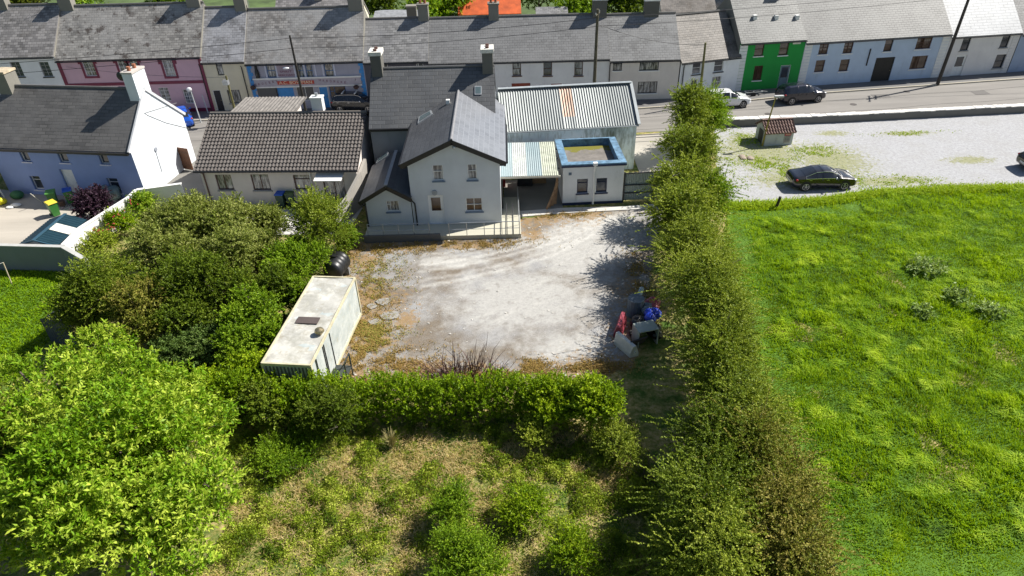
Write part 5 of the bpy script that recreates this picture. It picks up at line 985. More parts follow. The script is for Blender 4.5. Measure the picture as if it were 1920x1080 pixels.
for (x0,y0,yt,l) in ((377,230,167,'pale grey street lamp beside the bright blue car'),(391,214,178,'thin pale post right of the blue car')):
    b_=G(x0,y0); hh=zat(b_,yt); r_=empty('street_lamp',b_,0,l,'lamp post'); MB().tube([(0,0,0),(-.1,0,hh)],[.06,.04],8).build('pole',plain('pale_steel',(.5,.52,.52),.5),r_)
    if yt<170: MB().sphere((-.15,-.1,hh),.22,10,6,(1.1,.8,.9)).build('lamp_head',MC['lamp_white'],r_)
def wire(label,pts,sag,r=.02,n=14,name='overhead_wire'):
    m=MB()
    for a,b in zip(pts,pts[1:]):
        a,b=Vector(a),Vector(b); L=(b-a).length; m.tube([a.lerp(b,k/n)-Vector((0,0,sag*4*(k/n)*(1-k/n))) for k in range(n+1)],r,4)
    return tag(m.build(name,BLACK),label,'wire','overhead wires along the street')
t1=Vector((b1[0]-.1,b1[1],h1)); t2=Vector((b2[0],b2[1],h2)); t3=Vector((b3.x+.33,b3.y+.1,9.0)); tL=Vector((-62,58,5.8)); tR=Vector((75,66,9.5))
lw='wire spanning above the street in front of the terrace'
wire('upper overhead wire crossing the left terrace roofs to the pole by the merchant shop',[tL,t1-Vector((0,0,.25))],.3); wire('lower overhead wire crossing the left terrace roofs to the pole by the merchant shop',[tL-Vector((0,0,.9)),t1-Vector((0,0,1.1))],.3)
wire('upper overhead wire from the merchant pole to the pole behind the barn',[t1-Vector((0,0,.25)),t2-Vector((0,0,.7))],.35); wire('lower overhead wire from the merchant pole to the pole behind the barn',[t1-Vector((0,0,1.1)),t2-Vector((0,0,1.4))],.35)
wire('upper overhead wire from the barn pole to the tall dark pole on the right',[t2-Vector((0,0,.7)),t3-Vector((0,0,.0))],.3); wire('lower overhead wire from the barn pole to the tall dark pole on the right',[t2-Vector((0,0,1.4)),t3-Vector((0,0,.8))],.3)
wire('wire leaving the tall dark pole beyond the right edge',[t3,tR],.2); t4=Vector((b4[0]-.15,b4[1],zat(b4,84)))
wire('sagging service wire from the barn pole to the green mossy pole',[t2-Vector((0,0,1.2)),t4],.5); wire('thin service wire from the mossy pole by the cream house to the pink house',[Vector((b5[0],b5[1],zat(b5,145))),fL.wor((fL.hit(120,112)[0],-.05,4.6))],.25,.012)
# ---------------- houses and sheds behind the terrace ----------------
def shed(name,label,cat,x,y,w,d,eh,rh,wall,roof,ax='x',ch=False,group=None,rot=0.):
    root=empty(name,(x,y,0),rot,label,cat,group); m=MB()
    if ax=='x': gable_box(m,w,d,eh,rh,[]); m.build('wall',wall,root); rf=roof_x(w,d,eh,rh,.15,.1).build('roof',roof,root)
    else:
        gable_box(m,d,w,eh,rh,[]); m.v=[(w-b,a,c) for a,b,c in m.v]; m.build('wall',wall,root); q=roof_x(d,w,eh,rh,.15,.1); q.v=[(w-b,a,c) for a,b,c in q.v]; rf=q.build('roof',roof,root)
    if ch: c=MB().box(w*.45,d*.45,rh-.5,w*.45+.8,d*.45+.7,rh+1.2).build('chimney',CHS,root)
    return root
g_='rear extensions and sheds behind the terrace'; gx=lambda px,y,z:(lambda t:CP[0]+ray(px,t[0])[0]*0)(0)
def xat(px,y):                                     # world x of the column px at depth y near the horizon of the terrace
    a=ray(px,20.); return a[0]*(y/a[1])
WOF=plain('ORG',(.55,.10,.02),.6,var=.3,sc=1.)
shed('rear_extension','white rear extension with slate roof behind the pink house',"extension",xat(215,72),71.,9,5,4.6,6.6,wl,S4,'x',group=g_); shed('rear_extension','pale-roofed white rear extension behind the cream house','extension',xat(385,73),71.5,3.0,5,5.6,6.3,wl,S8,'x',group=g_)
shed('rear_extension','slate-roofed rear extension with chimney behind the merchant shop','extension',xat(512,72),71.,8.5,6,5.4,7.6,cr_,S1,'x',True,g_)
shed('outbuilding','grey corrugated outbuilding behind the dark grey house','outbuilding',xat(690,74),74,5,9,4.3,5.2,CHS,plain('grey_sheet_roof',(.25,.26,.27),.6,var=.3),'x',group=g_)
r_=shed('orange_roof_building','small building with bright orange roof behind the terrace','outbuilding',xat(862,86),84,7.2,6.5,3.4,5.2,wl,WOF,'x',group=g_); shed('outbuilding','low grey shed behind the long off-white house','outbuilding',xat(1006,82),80,3.4,4,3.6,4.4,wl,S4,'x',group=g_)
shed('outbuilding','hipped slate outbuilding behind the beige house','outbuilding',xat(1240,74),73,5.5,4,5.1,6.4,be_,S6,'x',group=g_); shed('rear_extension','dark slate rear extension left of the green house','extension',xat(1350,73),72.5,3,6,5.3,7.2,CHS,S5,'y',group=g_)
p=(xat(975,84),86); r_=empty('water_barrel',(p[0]-1.2,p[1],0),0,'bright blue barrel on a stand right of the orange roof','barrel'); MB().tube([(0,0,3.2),(0,0,4.3)],.5,12).build('barrel_body',BLB,r_); MB().box(-.5,-.5,0,.5,.5,3.19).build('stand',CHS,r_)
ch_=empty('chimney_stack',(xat(772,75),75.,0),0,'grey free-standing chimney behind the dark grey house','chimney'); MB().box(-.5,-.4,0,.5,.4,6.4).build('stack',CHD,ch_); MB().box(-.56,-.46,6.402,.56,.46,6.55).build('stack_cap',CHS,ch_)
# ---------------- vegetation ----------------
def nrm(a): return a/(np.linalg.norm(a,axis=-1,keepdims=True)+1e-9)
def leaf_mesh(name,P,D,N,L,Wd,tone,mat,parent,origin=(0,0,0),bend=.15):
    P=P-np.array(origin); D=nrm(D); S=nrm(np.cross(D,N)); Nn=np.cross(S,D); L=L[:,None]; Wd=Wd[:,None]
    mid=P+D*L*.45+Nn*L*bend; v=np.stack([P,mid+S*Wd*.5,P+D*L,mid-S*Wd*.5],1).reshape(-1,3)
    f=np.arange(len(v)).reshape(-1,4); return np_mesh(name,v,f,dict(tone=np.repeat(np.clip(tone,0,1),4)),mat,parent)
def twigs(lobes,nt,npl,tl,ll,lw,up=.4,spread=.35,inner=.25,aniso=0.,lobe_tone=.25,zmin=None,jit=.45,rs=(.55,1.)):
    """lobes: array of cx,cy,cz,rx,ry,rz. Leaves sit along short twigs that leave the lobes' shells."""
    lobes=np.array(lobes,float); vol=(lobes[:,3]*lobes[:,4]+lobes[:,3]*lobes[:,5]); k=rng.choice(len(lobes),nt,p=vol/vol.sum()); l=lobes[k]
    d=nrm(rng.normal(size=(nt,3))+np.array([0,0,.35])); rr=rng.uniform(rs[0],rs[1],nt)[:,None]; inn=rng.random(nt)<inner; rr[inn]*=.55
    s=l[:,:3]+d*l[:,3:6]*rr; out=nrm(d*np.array([1,1,.8])+np.array([0,0,up])+rng.normal(size=(nt,3))*jit)
    out[:,2]*=(1-aniso); out=nrm(out); L=tl*rng.uniform(.5,1.3,nt)
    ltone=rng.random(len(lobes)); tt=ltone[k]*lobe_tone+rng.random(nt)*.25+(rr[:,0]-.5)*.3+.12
    t=rng.random((nt,npl)); base=s[:,None]+out[:,None]*(t*L[:,None])[...,None]; base[...,2]-=(t**2*L[:,None]*.12)
    dd=nrm(out[:,None]*.8+rng.normal(size=(nt,npl,3))*spread*2+np.array([0,0,.1])); nn=nrm(rng.normal(size=(nt,npl,3))*.6+np.array([0,0,1.])+out[:,None]*.3)
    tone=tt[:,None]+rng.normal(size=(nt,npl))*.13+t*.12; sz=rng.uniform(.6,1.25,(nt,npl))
    P=base.reshape(-1,3); D=dd.reshape(-1,3); N=nn.reshape(-1,3); tone=tone.ravel(); sz=sz.ravel()
    if zmin is not None: ok=P[:,2]>zmin; P,D,N,tone,sz=P[ok],D[ok],N[ok],tone[ok],sz[ok]
    return P,D,N,ll*sz,lw*sz,tone,(s,out,L)
BARK=plain('bark',(.10,.08,.06),.9,var=.3); TWG=plain('twig',(.13,.10,.07),.9)
def mk_lobes(c,r,n,rf=(.26,.52),flat=1.,core=.66):
    out=[(c[0],c[1],c[2]*(.9 if core<.6 else 1),r[0]*core,r[1]*core,r[2]*core)]
    for i in range(n):
        d=nrm(rng.normal(size=3)); d[2]=abs(d[2])*1.-.25; q=rng.uniform(*rf); out.append((c[0]+d[0]*r[0]*(1-q),c[1]+d[1]*r[1]*(1-q),c[2]+d[2]*r[2]*(1-q),r[0]*q,r[1]*q,r[2]*q*flat))
    return out
def tree(name,label,cat,c,r,mat,nt,npl,tl,ll,lw,group=None,nl=9,trunk=.14,up=.4,tw=160,twmat=None,shoots=None,rf=(.26,.52),core=.66,**k):
    root=empty(name,(c[0],c[1],0),0,label,cat,group); lob=mk_lobes(c,r,nl,rf,1.,core)
    P,D,N,L,Wd,T,(s,o,TL_)=twigs(lob,nt,npl,tl,ll,lw,up=up,zmin=.03,**k)
    if shoots:
        q=twigs(lob,shoots[0],shoots[1],shoots[2],ll,lw,up=.12,spread=.22,inner=0,zmin=.1,jit=.25,aniso=.5,rs=(.85,1.0)); P,D,N,L,Wd,T=[np.concatenate([a_,b_]) for a_,b_ in zip((P,D,N,L,Wd,T),(q[0],q[1],q[2],q[3],q[4],q[5]+.22))]
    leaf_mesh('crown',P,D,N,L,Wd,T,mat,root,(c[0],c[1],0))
    if trunk:
        m=MB(); m.tube([(0,0,-.1),(.05,.03,c[2]*.5),(0,0,c[2])],[trunk,trunk*.75,trunk*.4],8)
        for l in lob[1:]:
            q=Vector((l[0]-c[0],l[1]-c[1],l[2])); st=Vector((.03,.02,c[2]*random.uniform(.25,.6))); m.tube([st,st.lerp(q,.5)+Vector((0,0,.1)),q],[trunk*.5,trunk*.3,trunk*.12],5)
        for i in range(min(tw,len(s))):
            a=Vector(s[i])-Vector((c[0],c[1],0)); z_=Vector((0,0,c[2]*random.uniform(.5,.95))); m.tube([z_,a,a+Vector(o[i])*float(TL_[i])*.9],[.03,.02,.006],3,False)
        m.build('trunk',BARK,root)
    return root
HAW=leafmat('hawthorn_leaf',(.034,.060,.006),(.135,.20,.016),(.35,.40,.05),.3,.5)
HAWB=leafmat('hawthorn_leaf_brown',(.035,.055,.007),(.145,.19,.016),(.34,.29,.07),.25,.55)
ASH=leafmat('ash_leaf',(.03,.075,.004),(.125,.23,.008),(.30,.42,.025),.32,.45)
WIL=leafmat('willow_leaf',(.04,.065,.01),(.15,.20,.028),(.40,.42,.13),.3,.5)
DKG=leafmat('dark_leaf',(.022,.045,.004),(.09,.145,.009),(.23,.29,.03),.28,.5)
LAU=leafmat('laurel_leaf',(.024,.065,.003),(.145,.29,.008),(.48,.57,.07),.35,.4,.35)
HED=leafmat('hedge_leaf',(.035,.08,.003),(.15,.26,.005),(.40,.50,.02),.32,.45,.3)
PUR=leafmat('purple_leaf',(.012,.006,.012),(.035,.016,.03),(.09,.05,.075),.15,.5)
SCR=leafmat('scrub_leaf',(.06,.11,.008),(.21,.29,.014),(.52,.55,.10),.32,.6)
BLUEG=leafmat('bluegreen_leaf',(.03,.06,.012),(.10,.17,.035),(.22,.30,.08),.28,.5)
def at(px,py,z): g_=G(px,py,z); return (g_.x,g_.y,z)
ROWG='trees in the tall hedge row between yard and field'
row=[(1290,222,1.7,2.9,HAW,'northernmost tree of the hedge row, overlapping the road with feathery light tips'),
 (1325,215,1.7,2.5,ASH,'fresh green bushy tree beside the white hatchback at the road end of the row'),
 (1290,285,2.3,2.8,HAW,'olive tree in the row beside the concrete driveway'),(1290,345,2.35,2.8,HAW,'olive tree in the row level with the corrugated gate'),
 (1332,370,1.3,2.2,ASH,'low dark green shrub at the corner of the gravel car park'),
 (1285,410,2.4,2.9,HAW,'feathery olive tree in the row just past the car park corner'),(1303,475,2.4,2.9,HAW,'feathery olive tree in the row above the dumped things'),
 (1316,545,2.4,2.9,HAW,'tree in the row overhanging the dumped heap with pale branch tips'),(1338,615,2.4,2.8,HAW,'tree in the row just below the dumped heap'),
 (1345,690,2.4,2.5,HAW,'olive tree in the row level with the round end of the hedge'),(1390,770,2.6,2.5,HAW,'broad olive tree in the row spreading over the field edge'),
 (1345,860,2.2,2.3,DKG,'darker green tree in the lower row beside the deep shade'),(1435,880,2.4,2.4,HAWB,'rusty brown shrub on the field side of the lower row'),
 (1340,960,2.5,2.4,DKG,'dark green tree in the lower row with bare twigs'),(1455,990,2.2,2.2,HAWB,'reddish brown hawthorn near the bottom edge on the field side'),(1360,1060,2.5,2.3,HAW,'olive tree of the row cut by the bottom edge of the photo'),(1480,1080,2.0,2.2,HAWB,'rust-brown bush at the bottom edge beside the bright grass')]
for i,(px,py,r,zc,mt,lb) in enumerate(row):
    c=at(px,py,zc); far=c[1]>33; n_=1300 if far else 1900
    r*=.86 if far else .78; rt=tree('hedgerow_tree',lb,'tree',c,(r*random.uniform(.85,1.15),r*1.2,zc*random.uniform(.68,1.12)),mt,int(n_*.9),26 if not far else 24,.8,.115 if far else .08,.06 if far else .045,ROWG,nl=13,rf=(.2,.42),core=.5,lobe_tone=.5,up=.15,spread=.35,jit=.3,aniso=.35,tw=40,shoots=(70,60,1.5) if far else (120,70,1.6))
def thick(px,py,rp,zc,mat,label,name='shrub',cat='shrub',ll=.1,lw=.055,n_=None,tl=.5,ry=1.,rz=None,up=.4,npl=20,trunk=.07,tw=50,spread=.4,**k):
    c=at(px,py,zc); r=rp*depth(c)/FPX; n_=n_ or int(300*r*r+450)
    return tree(name,label,cat,c,(r,r*ry,rz or zc*.95),mat,n_,npl,tl,ll,lw,None,nl=12,trunk=trunk,up=up,tw=tw,spread=spread,rf=(.22,.46),core=.58,lobe_tone=.4,**k)
TG=dict(name='thicket_tree',cat='tree')
thick(395,425,88,2.7,WIL,'pale grey-green willow-like tree in front of the bungalow windows',ll=.12,**TG); thick(470,470,50,2.3,WIL,'grey-green bushy tree between the willow and the patio',**TG)
thick(300,480,75,2.6,WIL,'mid-green tree in the thicket behind the white garden wall',ll=.12,**TG); thick(600,425,62,2.6,HAW,'rounded olive tree right in front of the bungalow door',tl=.8,spread=.28,**TG)
thick(572,482,46,1.8,ASH,'fresh green bush between the bungalow tree and the black tank'); thick(540,500,45,2.1,ASH,'green bush left of the fresh green bush behind the container')
thick(200,545,75,2.6,HAW,'olive tree at the left end of the thicket beside the lawn',tl=.8,spread=.28,**TG); thick(262,590,70,2.2,HAWB,'brownish low tree in the thicket above the big laurel',**TG)
thick(400,540,85,2.4,DKG,'dark green tree in the middle of the thicket',**TG); thick(480,590,62,2.0,ASH,'green bush touching the left side of the container'); thick(345,610,60,1.7,DKG,'dark low bush below the middle of the thicket')
thick(450,655,48,1.5,ASH,'bright green bush just left of the container front'); thick(520,545,45,1.9,DKG,'dark bush behind the left side of the container')
thick(395,640,55,1.2,BLUEG,'grey-green low bush between thicket and laurel'); thick(330,665,45,1.1,BLUEG,'sparse blue-green bush above the laurel beside the dead bramble')
thick(500,430,42,1.9,WIL,'thin grey-green bush at the left edge of the patio'); thick(330,540,70,2.5,DKG,'dark green tree between the olive and the middle trees of the thicket',**TG); thick(440,490,70,2.6,WIL,'largest grey-green tree in the heart of the thicket',**TG); thick(350,430,60,2.5,WIL,'leaning grey-green tree touching the bungalow\'s left window',**TG)
thick(150,590,48,2.0,HAW,'small olive tree over the dark corrugated sheets by the lawn',tl=.7,spread=.3,**TG); thick(652,446,18,.9,ASH,'small green bush at the corner of the yard below the boundary wall'); thick(560,555,28,1.4,ASH,'fresh green bush against the back of the container roof'); thick(500,640,36,1.5,ASH,'green bush at the front left corner of the container')
# climbing shrubs along the white wall
thick(268,385,22,1.0,LAU,'bright green shrub on the garden side of the white wall',n_=420,trunk=.03); thick(225,418,28,.9,HED,'shrub with red flowers along the white wall',n_=520,trunk=.03); thick(185,455,30,.9,SCR,'pale green shrub at the lower end of the white wall',n_=520,trunk=.03)
thick(300,425,34,1.5,WIL,'silvery shrub growing over the old arch behind the white wall',n_=600,trunk=.03)
FL=plain('red_flower',(.5,.05,.06),.6)
for k,(px,py) in enumerate(((246,382),(226,404),(209,423),(203,428),(183,435))):
    c=G(px,py,1.9 if k<2 else 1.6); m=MB(); 
    for j in range(7): v=rng.normal(size=3)*.2; a=Vector((c.x+v[0],c.y+v[1],c.z+v[2]*.5)); m.sphere(a,.04,5,4)
    tag(m.build('flower_cluster',FL),('red flowers nearest the white gable','red flowers second along the white wall','red flowers midway along the white wall','pinkish red flowers beside the midway cluster','red flowers nearest the metal shed')[k],'flowers','flower clusters along the white wall')
thick(172,385,38,1.2,PUR,'dark purple-leaved bush between the bins and the oil tank',name='purple_bush',cat='bush',n_=700,tl=.6,trunk=.05,ll=.13,lw=.08)
# big laurel, bottom left
root=empty('laurel_tree',(*at(215,900,0)[:2],0),0,'huge bright green laurel filling the bottom left corner','tree'); o_=root.location
lob=[]
for (px,py,rp,zc) in ((215,860,150,3.6),(110,800,110,3.3),(330,850,110,3.2),(230,740,110,3.1),(90,720,70,2.6),(40,860,80,2.6),(350,950,95,2.7),(250,1000,130,3.2),(120,1000,120,3.0),(330,1050,80,2.4),(20,1000,90,2.8),(380,800,60,2.2),(160,920,130,3.9),(300,760,70,2.6),(190,670,55,1.9)):
    c=at(px,py,zc); r=rp*depth(c)/FPX*.97; lob.append((*c,r*.72,r*.72,min(r*.7,zc*.7)))
    for _ in range(11):
        d=nrm(rng.normal(size=3)); d[2]=abs(d[2]); q=r*rng.uniform(.2,.42); lob.append((c[0]+d[0]*r*.85,c[1]+d[1]*r*.85,c[2]+d[2]*r*.8,q,q,q*.9))
P,D,N,L,Wd,T,(s,o,TL_)=twigs(lob,8000,13,.46,.20,.07,up=.75,spread=.42,inner=.12,zmin=.1,lobe_tone=.45,jit=.45,rs=(.6,1.05)); leaf_mesh('crown',P,D,N,L,Wd,T,LAU,root,(o_.x,o_.y,0),.1)
m=MB(); m.tube([(0,0,-.1),(0,0,1.5),(.1,0,3)],[.3,.22,.12],9)
for l in lob: q=Vector((l[0]-o_.x,l[1]-o_.y,l[2]-l[5]*.2)); m.tube([(0,0,.8),q*.5+Vector((0,0,.3)),q],[.14,.09,.04],6)
m.build('trunk',BARK,root)
thick(28,830,48,3.2,HAWB,'dark olive-brown bush at the left edge in front of the laurel',tl=.7,n_=900)
# clipped laurel hedge along the near side of the yard
root=empty('hedge',(*at(800,760,0)[:2],0),0,'long green laurel hedge along the near side of the gravel yard','hedge'); o_=root.location; lob=[]
for k in range(26):
    u=k/25; px=430+u*620; py=758-8*math.sin(u*3)+(-18 if u<.15 else 0); zc=.95+.1*random.random(); c=at(px,py+random.uniform(-6,6),zc); lob.append((*c,.75,.95,zc+.15+.35*random.random()))
P,D,N,L,Wd,T,_=twigs(lob,7200,15,.34,.10,.05,up=1.2,spread=.4,inner=.15,zmin=.02,lobe_tone=.2,jit=.3); leaf_mesh('foliage',P,D,N,L,Wd,T,HED,root,(o_.x,o_.y,0),.1)
m=MB()
for l in lob: MB().tube([(l[0]-o_.x,l[1]-o_.y,0),(l[0]-o_.x,l[1]-o_.y,l[2])],[.06,.03],5).build('stem',BARK,root)
thick(1110,758,68,1.5,HED,'rounded bright bush ending the hedge at its right',ry=1.,n_=2300,tl=.34,up=1.,npl=15,ll=.10,lw=.05,rz=1.55); thick(1030,755,50,1.35,HED,'bright green bush next to the rounded end of the hedge',n_=1300,tl=.34,up=1.,npl=15)
thick(622,772,58,1.35,DKG,'dark grey-green shrub growing in the middle of the hedge',n_=1500,tl=.5,ll=.075,lw=.03,rz=1.5); thick(470,700,46,1.2,HED,'bright bush at the left end of the hedge by the container',n_=900); thick(500,760,50,1.2,DKG,'dark bush below the left end of the hedge',n_=1100)
thick(400,730,40,1.1,HED,'low green bush between the laurel and the hedge',n_=800)
# dead brambles
def bramble(px,py,rp,zc,label,n_=420,mat=None):
    c=at(px,py,0); r=rp*depth(c)/FPX; m=MB()
    for k in range(n_):
        a=random.uniform(0,6.28); q=r*math.sqrt(random.random()); s_=Vector((q*math.cos(a),q*math.sin(a)*.8,0)); d=Vector((math.cos(a)*random.uniform(0,.8)+random.uniform(-.4,.4),random.uniform(-.5,.5),random.uniform(.6,1.2)))*zc*random.uniform(.5,1.1)
        m.tube([s_,s_+d*.6,s_+d+Vector((random.uniform(-.2,.2),random.uniform(-.2,.2),-.1))],[.018,.012,.004],3,False)
    o=m.build('bramble',mat or plain('bramble',(.13,.065,.055),.9,var=.3)); o.location=(c[0],c[1],0); tag(o,label,'bush')
bramble(875,722,70,1.5,'dead reddish brown bramble standing behind the hedge on the yard side'); bramble(340,672,50,.9,'pale dead bramble stems between thicket and laurel',300,plain('bramble_pale',(.27,.20,.17),.9)); bramble(1245,900,45,1.5,'bare grey twigs sticking out of the shaded side of the row',60,TWG)
# scrub shrubs
for (px,py,rp,zc,mt,lb) in ((845,950,42,.9,ASH,'small green shrub in the dry grass left of centre'),(985,955,50,.8,HED,'sparse yellow-green shrub in the dry grass right of centre'),(870,1050,88,1.0,ASH,'largest green shrub at the bottom of the dry grass'),(1075,1035,48,.7,HED,'low pale shrub at the bottom right of the dry grass'),(1000,815,34,.6,SCR,'pale leafy shrub just below the right part of the hedge'),(1155,835,46,.7,HAW,'olive shrub below the rounded hedge end'),(540,845,62,.38,ASH,'low green nettle patch below the left part of the hedge')):
    thick(px,py,rp,zc,mt,lb,n_=int(rp*15),tl=.55,ll=.07,lw=.034,trunk=.02,tw=30,up=.9,rz=zc*random.uniform(.9,1.15),ry=random.uniform(.8,1.35))
c=G(735,840); m=MB()
for k in range(90):
    a=random.uniform(0,6.28); q=random.uniform(.2,1.); t_=Vector((math.cos(a)*.55*q,math.sin(a)*.5*q,.8*random.uniform(.7,1.1))); m.tube([(0,0,0),t_*.6+Vector((0,0,.15)),t_],[.012,.01,.004],3,False)
o=m.build('grass_clump',plain('straw',(.38,.33,.14),.9)); o.location=c; tag(o,'tall straw-coloured grass clump at the foot of the hedge','grass clump')
# ---------------- grass, ground cover ----------------
def blades(name,X,Y,h,w,lean,leandir,tone,mat,z0=0.):
    n=len(X); P=np.stack([X,Y,np.full(n,z0)],1); a=rng.uniform(0,2*np.pi,n); S=np.stack([np.cos(a),np.sin(a),np.zeros(n)],1)*w[:,None]*.5
    ld=np.stack([np.cos(leandir),np.sin(leandir),np.zeros(n)],1); m1=P+ld*(h*lean*.35)[:,None]+np.array([0,0,1])*(h*.6)[:,None]; tp=P+ld*(h*lean)[:,None]+np.array([0,0,1])*(h*(1-.45*np.clip(lean,0,1.2)))[:,None]
    v=np.stack([P-S,P+S,m1+S*.8,m1-S*.8,m1-S*.8,m1+S*.8,tp+S*.15,tp-S*.15],1).reshape(-1,3); f=np.arange(len(v)).reshape(-1,4)
    return np_mesh(name,v,f,dict(tone=np.repeat(np.clip(tone,0,1),8)),mat)
GRS=leafmat('field_grass',(.024,.075,.001),(.155,.30,.003),(.46,.58,.03),.42,.6)
FIELD=[G(1365,389),G(1450,386),G(1545,380),G(1640,364),G(1925,354),G(2050,352),G(2100,1100),G(1560,1130),G(1500,1000),G(1440,900),G(1400,760),G(1380,640),G(1350,500)]
def scatter(poly,n,x0,x1,y0,y1):
    X=rng.uniform(x0,x1,n); Y=rng.uniform(y0,y1,n); ok=psd(poly,X,Y)<fbm(X,Y,1.2,3)*.8-.4; return X[ok],Y[ok]
X,Y=scatter(FIELD,620000,8,46,11,45)
keep=rng.random(len(X))<np.clip(28/np.hypot(X*0+Y,22)*1.0,.55,1); X,Y=X[keep],Y[keep]
big=fbm(X,Y,.22,4,11); med=fbm(X,Y,.9,4,55); fine=fbm(X,Y,2.6,3,99); mown=np.clip((psd(FIELD,X,Y)+2.6)/1.2,0,1)*(X<24)
edge=mown; lodg=np.clip((fbm(X*.8,Y*1.3,1.1,4,140)-.54)*7,0,1)*(1-edge); h=(.12+.34*np.clip((med-.3)*2,0,1)*np.clip(fine*1.6,.3,1))*(1-.6*edge)*rng.uniform(.7,1.25,len(X))
ld=2.4+3.2*(fbm(X,Y,.5,3,200)-.5)*2+rng.normal(size=len(X))*.8; lean=.3+.6*lodg+.3*rng.random(len(X)); tone=.45+.9*(fine-.5)+.85*(med-.5)-.5*np.clip(fbm(X,Y,.45,3,321)-.55,0,1)*4*(1-edge)*.5+.15*lodg+.05*edge+rng.normal(size=len(X))*.11+.4*(big-.5)
tag(blades('grass_field',X,Y,h,np.full(len(X),.035),lean,ld,tone,GRS),'lush bright green long grass field right of the hedge row','grass',kind='stuff')
fm=NT('field_soil'); fm.col(fm.ramp(fm.noise(2,6),[(.3,(.04,.10,.004)),(.7,(.11,.22,.010))])); fm.rough(.95)
sheet('field',[*FIELD],.012,fm.m)
LAWN=[G(-60,503),G(150,507),G(125,560),G(105,600),G(95,640),G(60,680),G(0,735),G(-150,800),G(-150,505)]
X,Y=scatter(LAWN,90000,-48,-22,18,37); med=fbm(X,Y,.8,4,5); h=.10+.12*med; tone=.35+.9*(med-.5)+.5*(fbm(X,Y,3,2,9)-.5)+rng.normal(size=len(X))*.12
tag(blades('lawn_grass',X,Y,h,np.full(len(X),.06),.4+.3*rng.random(len(X)),rng.uniform(0,6.28,len(X)),tone,leafmat('lawn_leaf',(.07,.15,.002),(.23,.38,.005),(.50,.56,.04),.38,.6)),'short sunlit green lawn at the left edge','grass',kind='stuff')
# dock and nettle patch in the field
for k,(px,py,rp) in enumerate(((1745,505,45),(1790,555,30),(1855,585,30),(1730,585,18))):
    thick(px,py,rp,.22,leafmat('dock_leaf',(.05,.10,.02),(.17,.27,.06),(.42,.50,.22),.3,.5) if k==0 else MC['dock_leaf'],('largest grey-green dock patch in the right field','dock patch just below the largest one in the field','dock patch nearest the right edge of the field','small dock patch left of the others in the field')[k],name='dock_patch',cat='weeds',n_=int(rp*3),npl=6,ll=.22,lw=.085,tl=.3,trunk=0,rz=.25)
# scrub ground cover at the bottom
SCRUB=[G(400,790),G(700,805),G(1000,800),G(1190,795),G(1235,900),G(1290,1130),G(330,1130),G(420,1000),G(440,900)]
X,Y=scatter(SCRUB,520000,-14,9,11,24); med=fbm(X,Y,1.1,5,31); clump=np.clip((med-.39)*6,0,1)*np.clip(.55+.12*(Y-15)+np.abs(X+2)*.05,.45,1.1); keep=rng.random(len(X))<.15+.85*clump; X,Y,med,clump=X[keep],Y[keep],med[keep],clump[keep]
n=len(X); Z=rng.random(n)*(.05+.5*clump*np.clip((fbm(X,Y,1.9,3,44)-.3)*2.2,.1,1)); P=np.stack([X,Y,Z],1); D=nrm(rng.normal(size=(n,3))*.8+np.array([0,0,.5])); N=nrm(rng.normal(size=(n,3))*.6+np.array([0,0,1.]))
tone=.36+2.0*(fbm(X,Y,2.2,4,77)-.5)+.5*(fbm(X,Y,.4,3,7)-.4)+rng.normal(size=n)*.16; sz=rng.uniform(.6,1.3,n)
tag(leaf_mesh('ground_cover',P,D,N,.085*sz,.042*sz,tone,SCR,None),'yellow-green leafy ground cover over the dry scrub','ground cover',kind='stuff')
X,Y=scatter(SCRUB,95000,-14,9,11,23); dryk=fbm(X,Y,.7,4,61); keep=rng.random(len(X))<np.clip((dryk-.42)*5,.08,1); X,Y=X[keep],Y[keep]; n=len(X)
tag(blades('dry_grass',X,Y,.10+.2*rng.random(n),np.full(n,.02),.5+.8*rng.random(n),rng.uniform(0,6.28,n),.35+.45*rng.random(n)+.5*(fbm(X,Y,1.5,3,3)-.5),leafmat('straw_leaf',(.18,.17,.03),(.48,.36,.14),(.74,.58,.34),.25,.7)),'dry straw grass between the low scrub plants','grass',kind='stuff')
# low weeds on the yard
wy=[]; 
for (px,py,rx,ry,n_) in ((700,628,45,26,5000),(740,465,80,12,3500),(890,458,90,9,3000),(1000,685,30,12,1500),(670,650,30,40,3000),(1060,403,60,6,1500),(1120,690,60,12,2500),(960,705,90,12,2500),(650,470,20,18,1800),(1200,520,20,60,2500),(760,720,90,10,2500),(700,520,50,50,4500),(730,680,90,30,5000),(830,715,120,14,4000),(690,590,50,60,3500)):
    c=G(px,py); a=(G(px+rx,py)-c).length; b=(G(px,py+ry)-c).length; wy.append(np.stack([c.x+rng.normal(size=n_)*a*.6,c.y+rng.normal(size=n_)*b*.6,np.full(n_,float(rx*0+(px==700)))],1))
wy=np.concatenate(wy); k=rng.random(len(wy))<np.clip((fbm(wy[:,0],wy[:,1],2.2,3,8)-.35)*4,.05,1); wy=wy[k]; n=len(wy)
tag(blades('yard_weeds',wy[:,0],wy[:,1],.05+.13*rng.random(n),np.full(n,.035),.4+.8*rng.random(n),rng.uniform(0,6.28,n),.15+.5*rng.random(n)+.3*wy[:,2],leafmat('weed_leaf',(.20,.12,.04),(.42,.27,.09),(.22,.30,.04),.25,.7)),'dry orange-brown weeds growing through the yard gravel','weeds',kind='stuff')
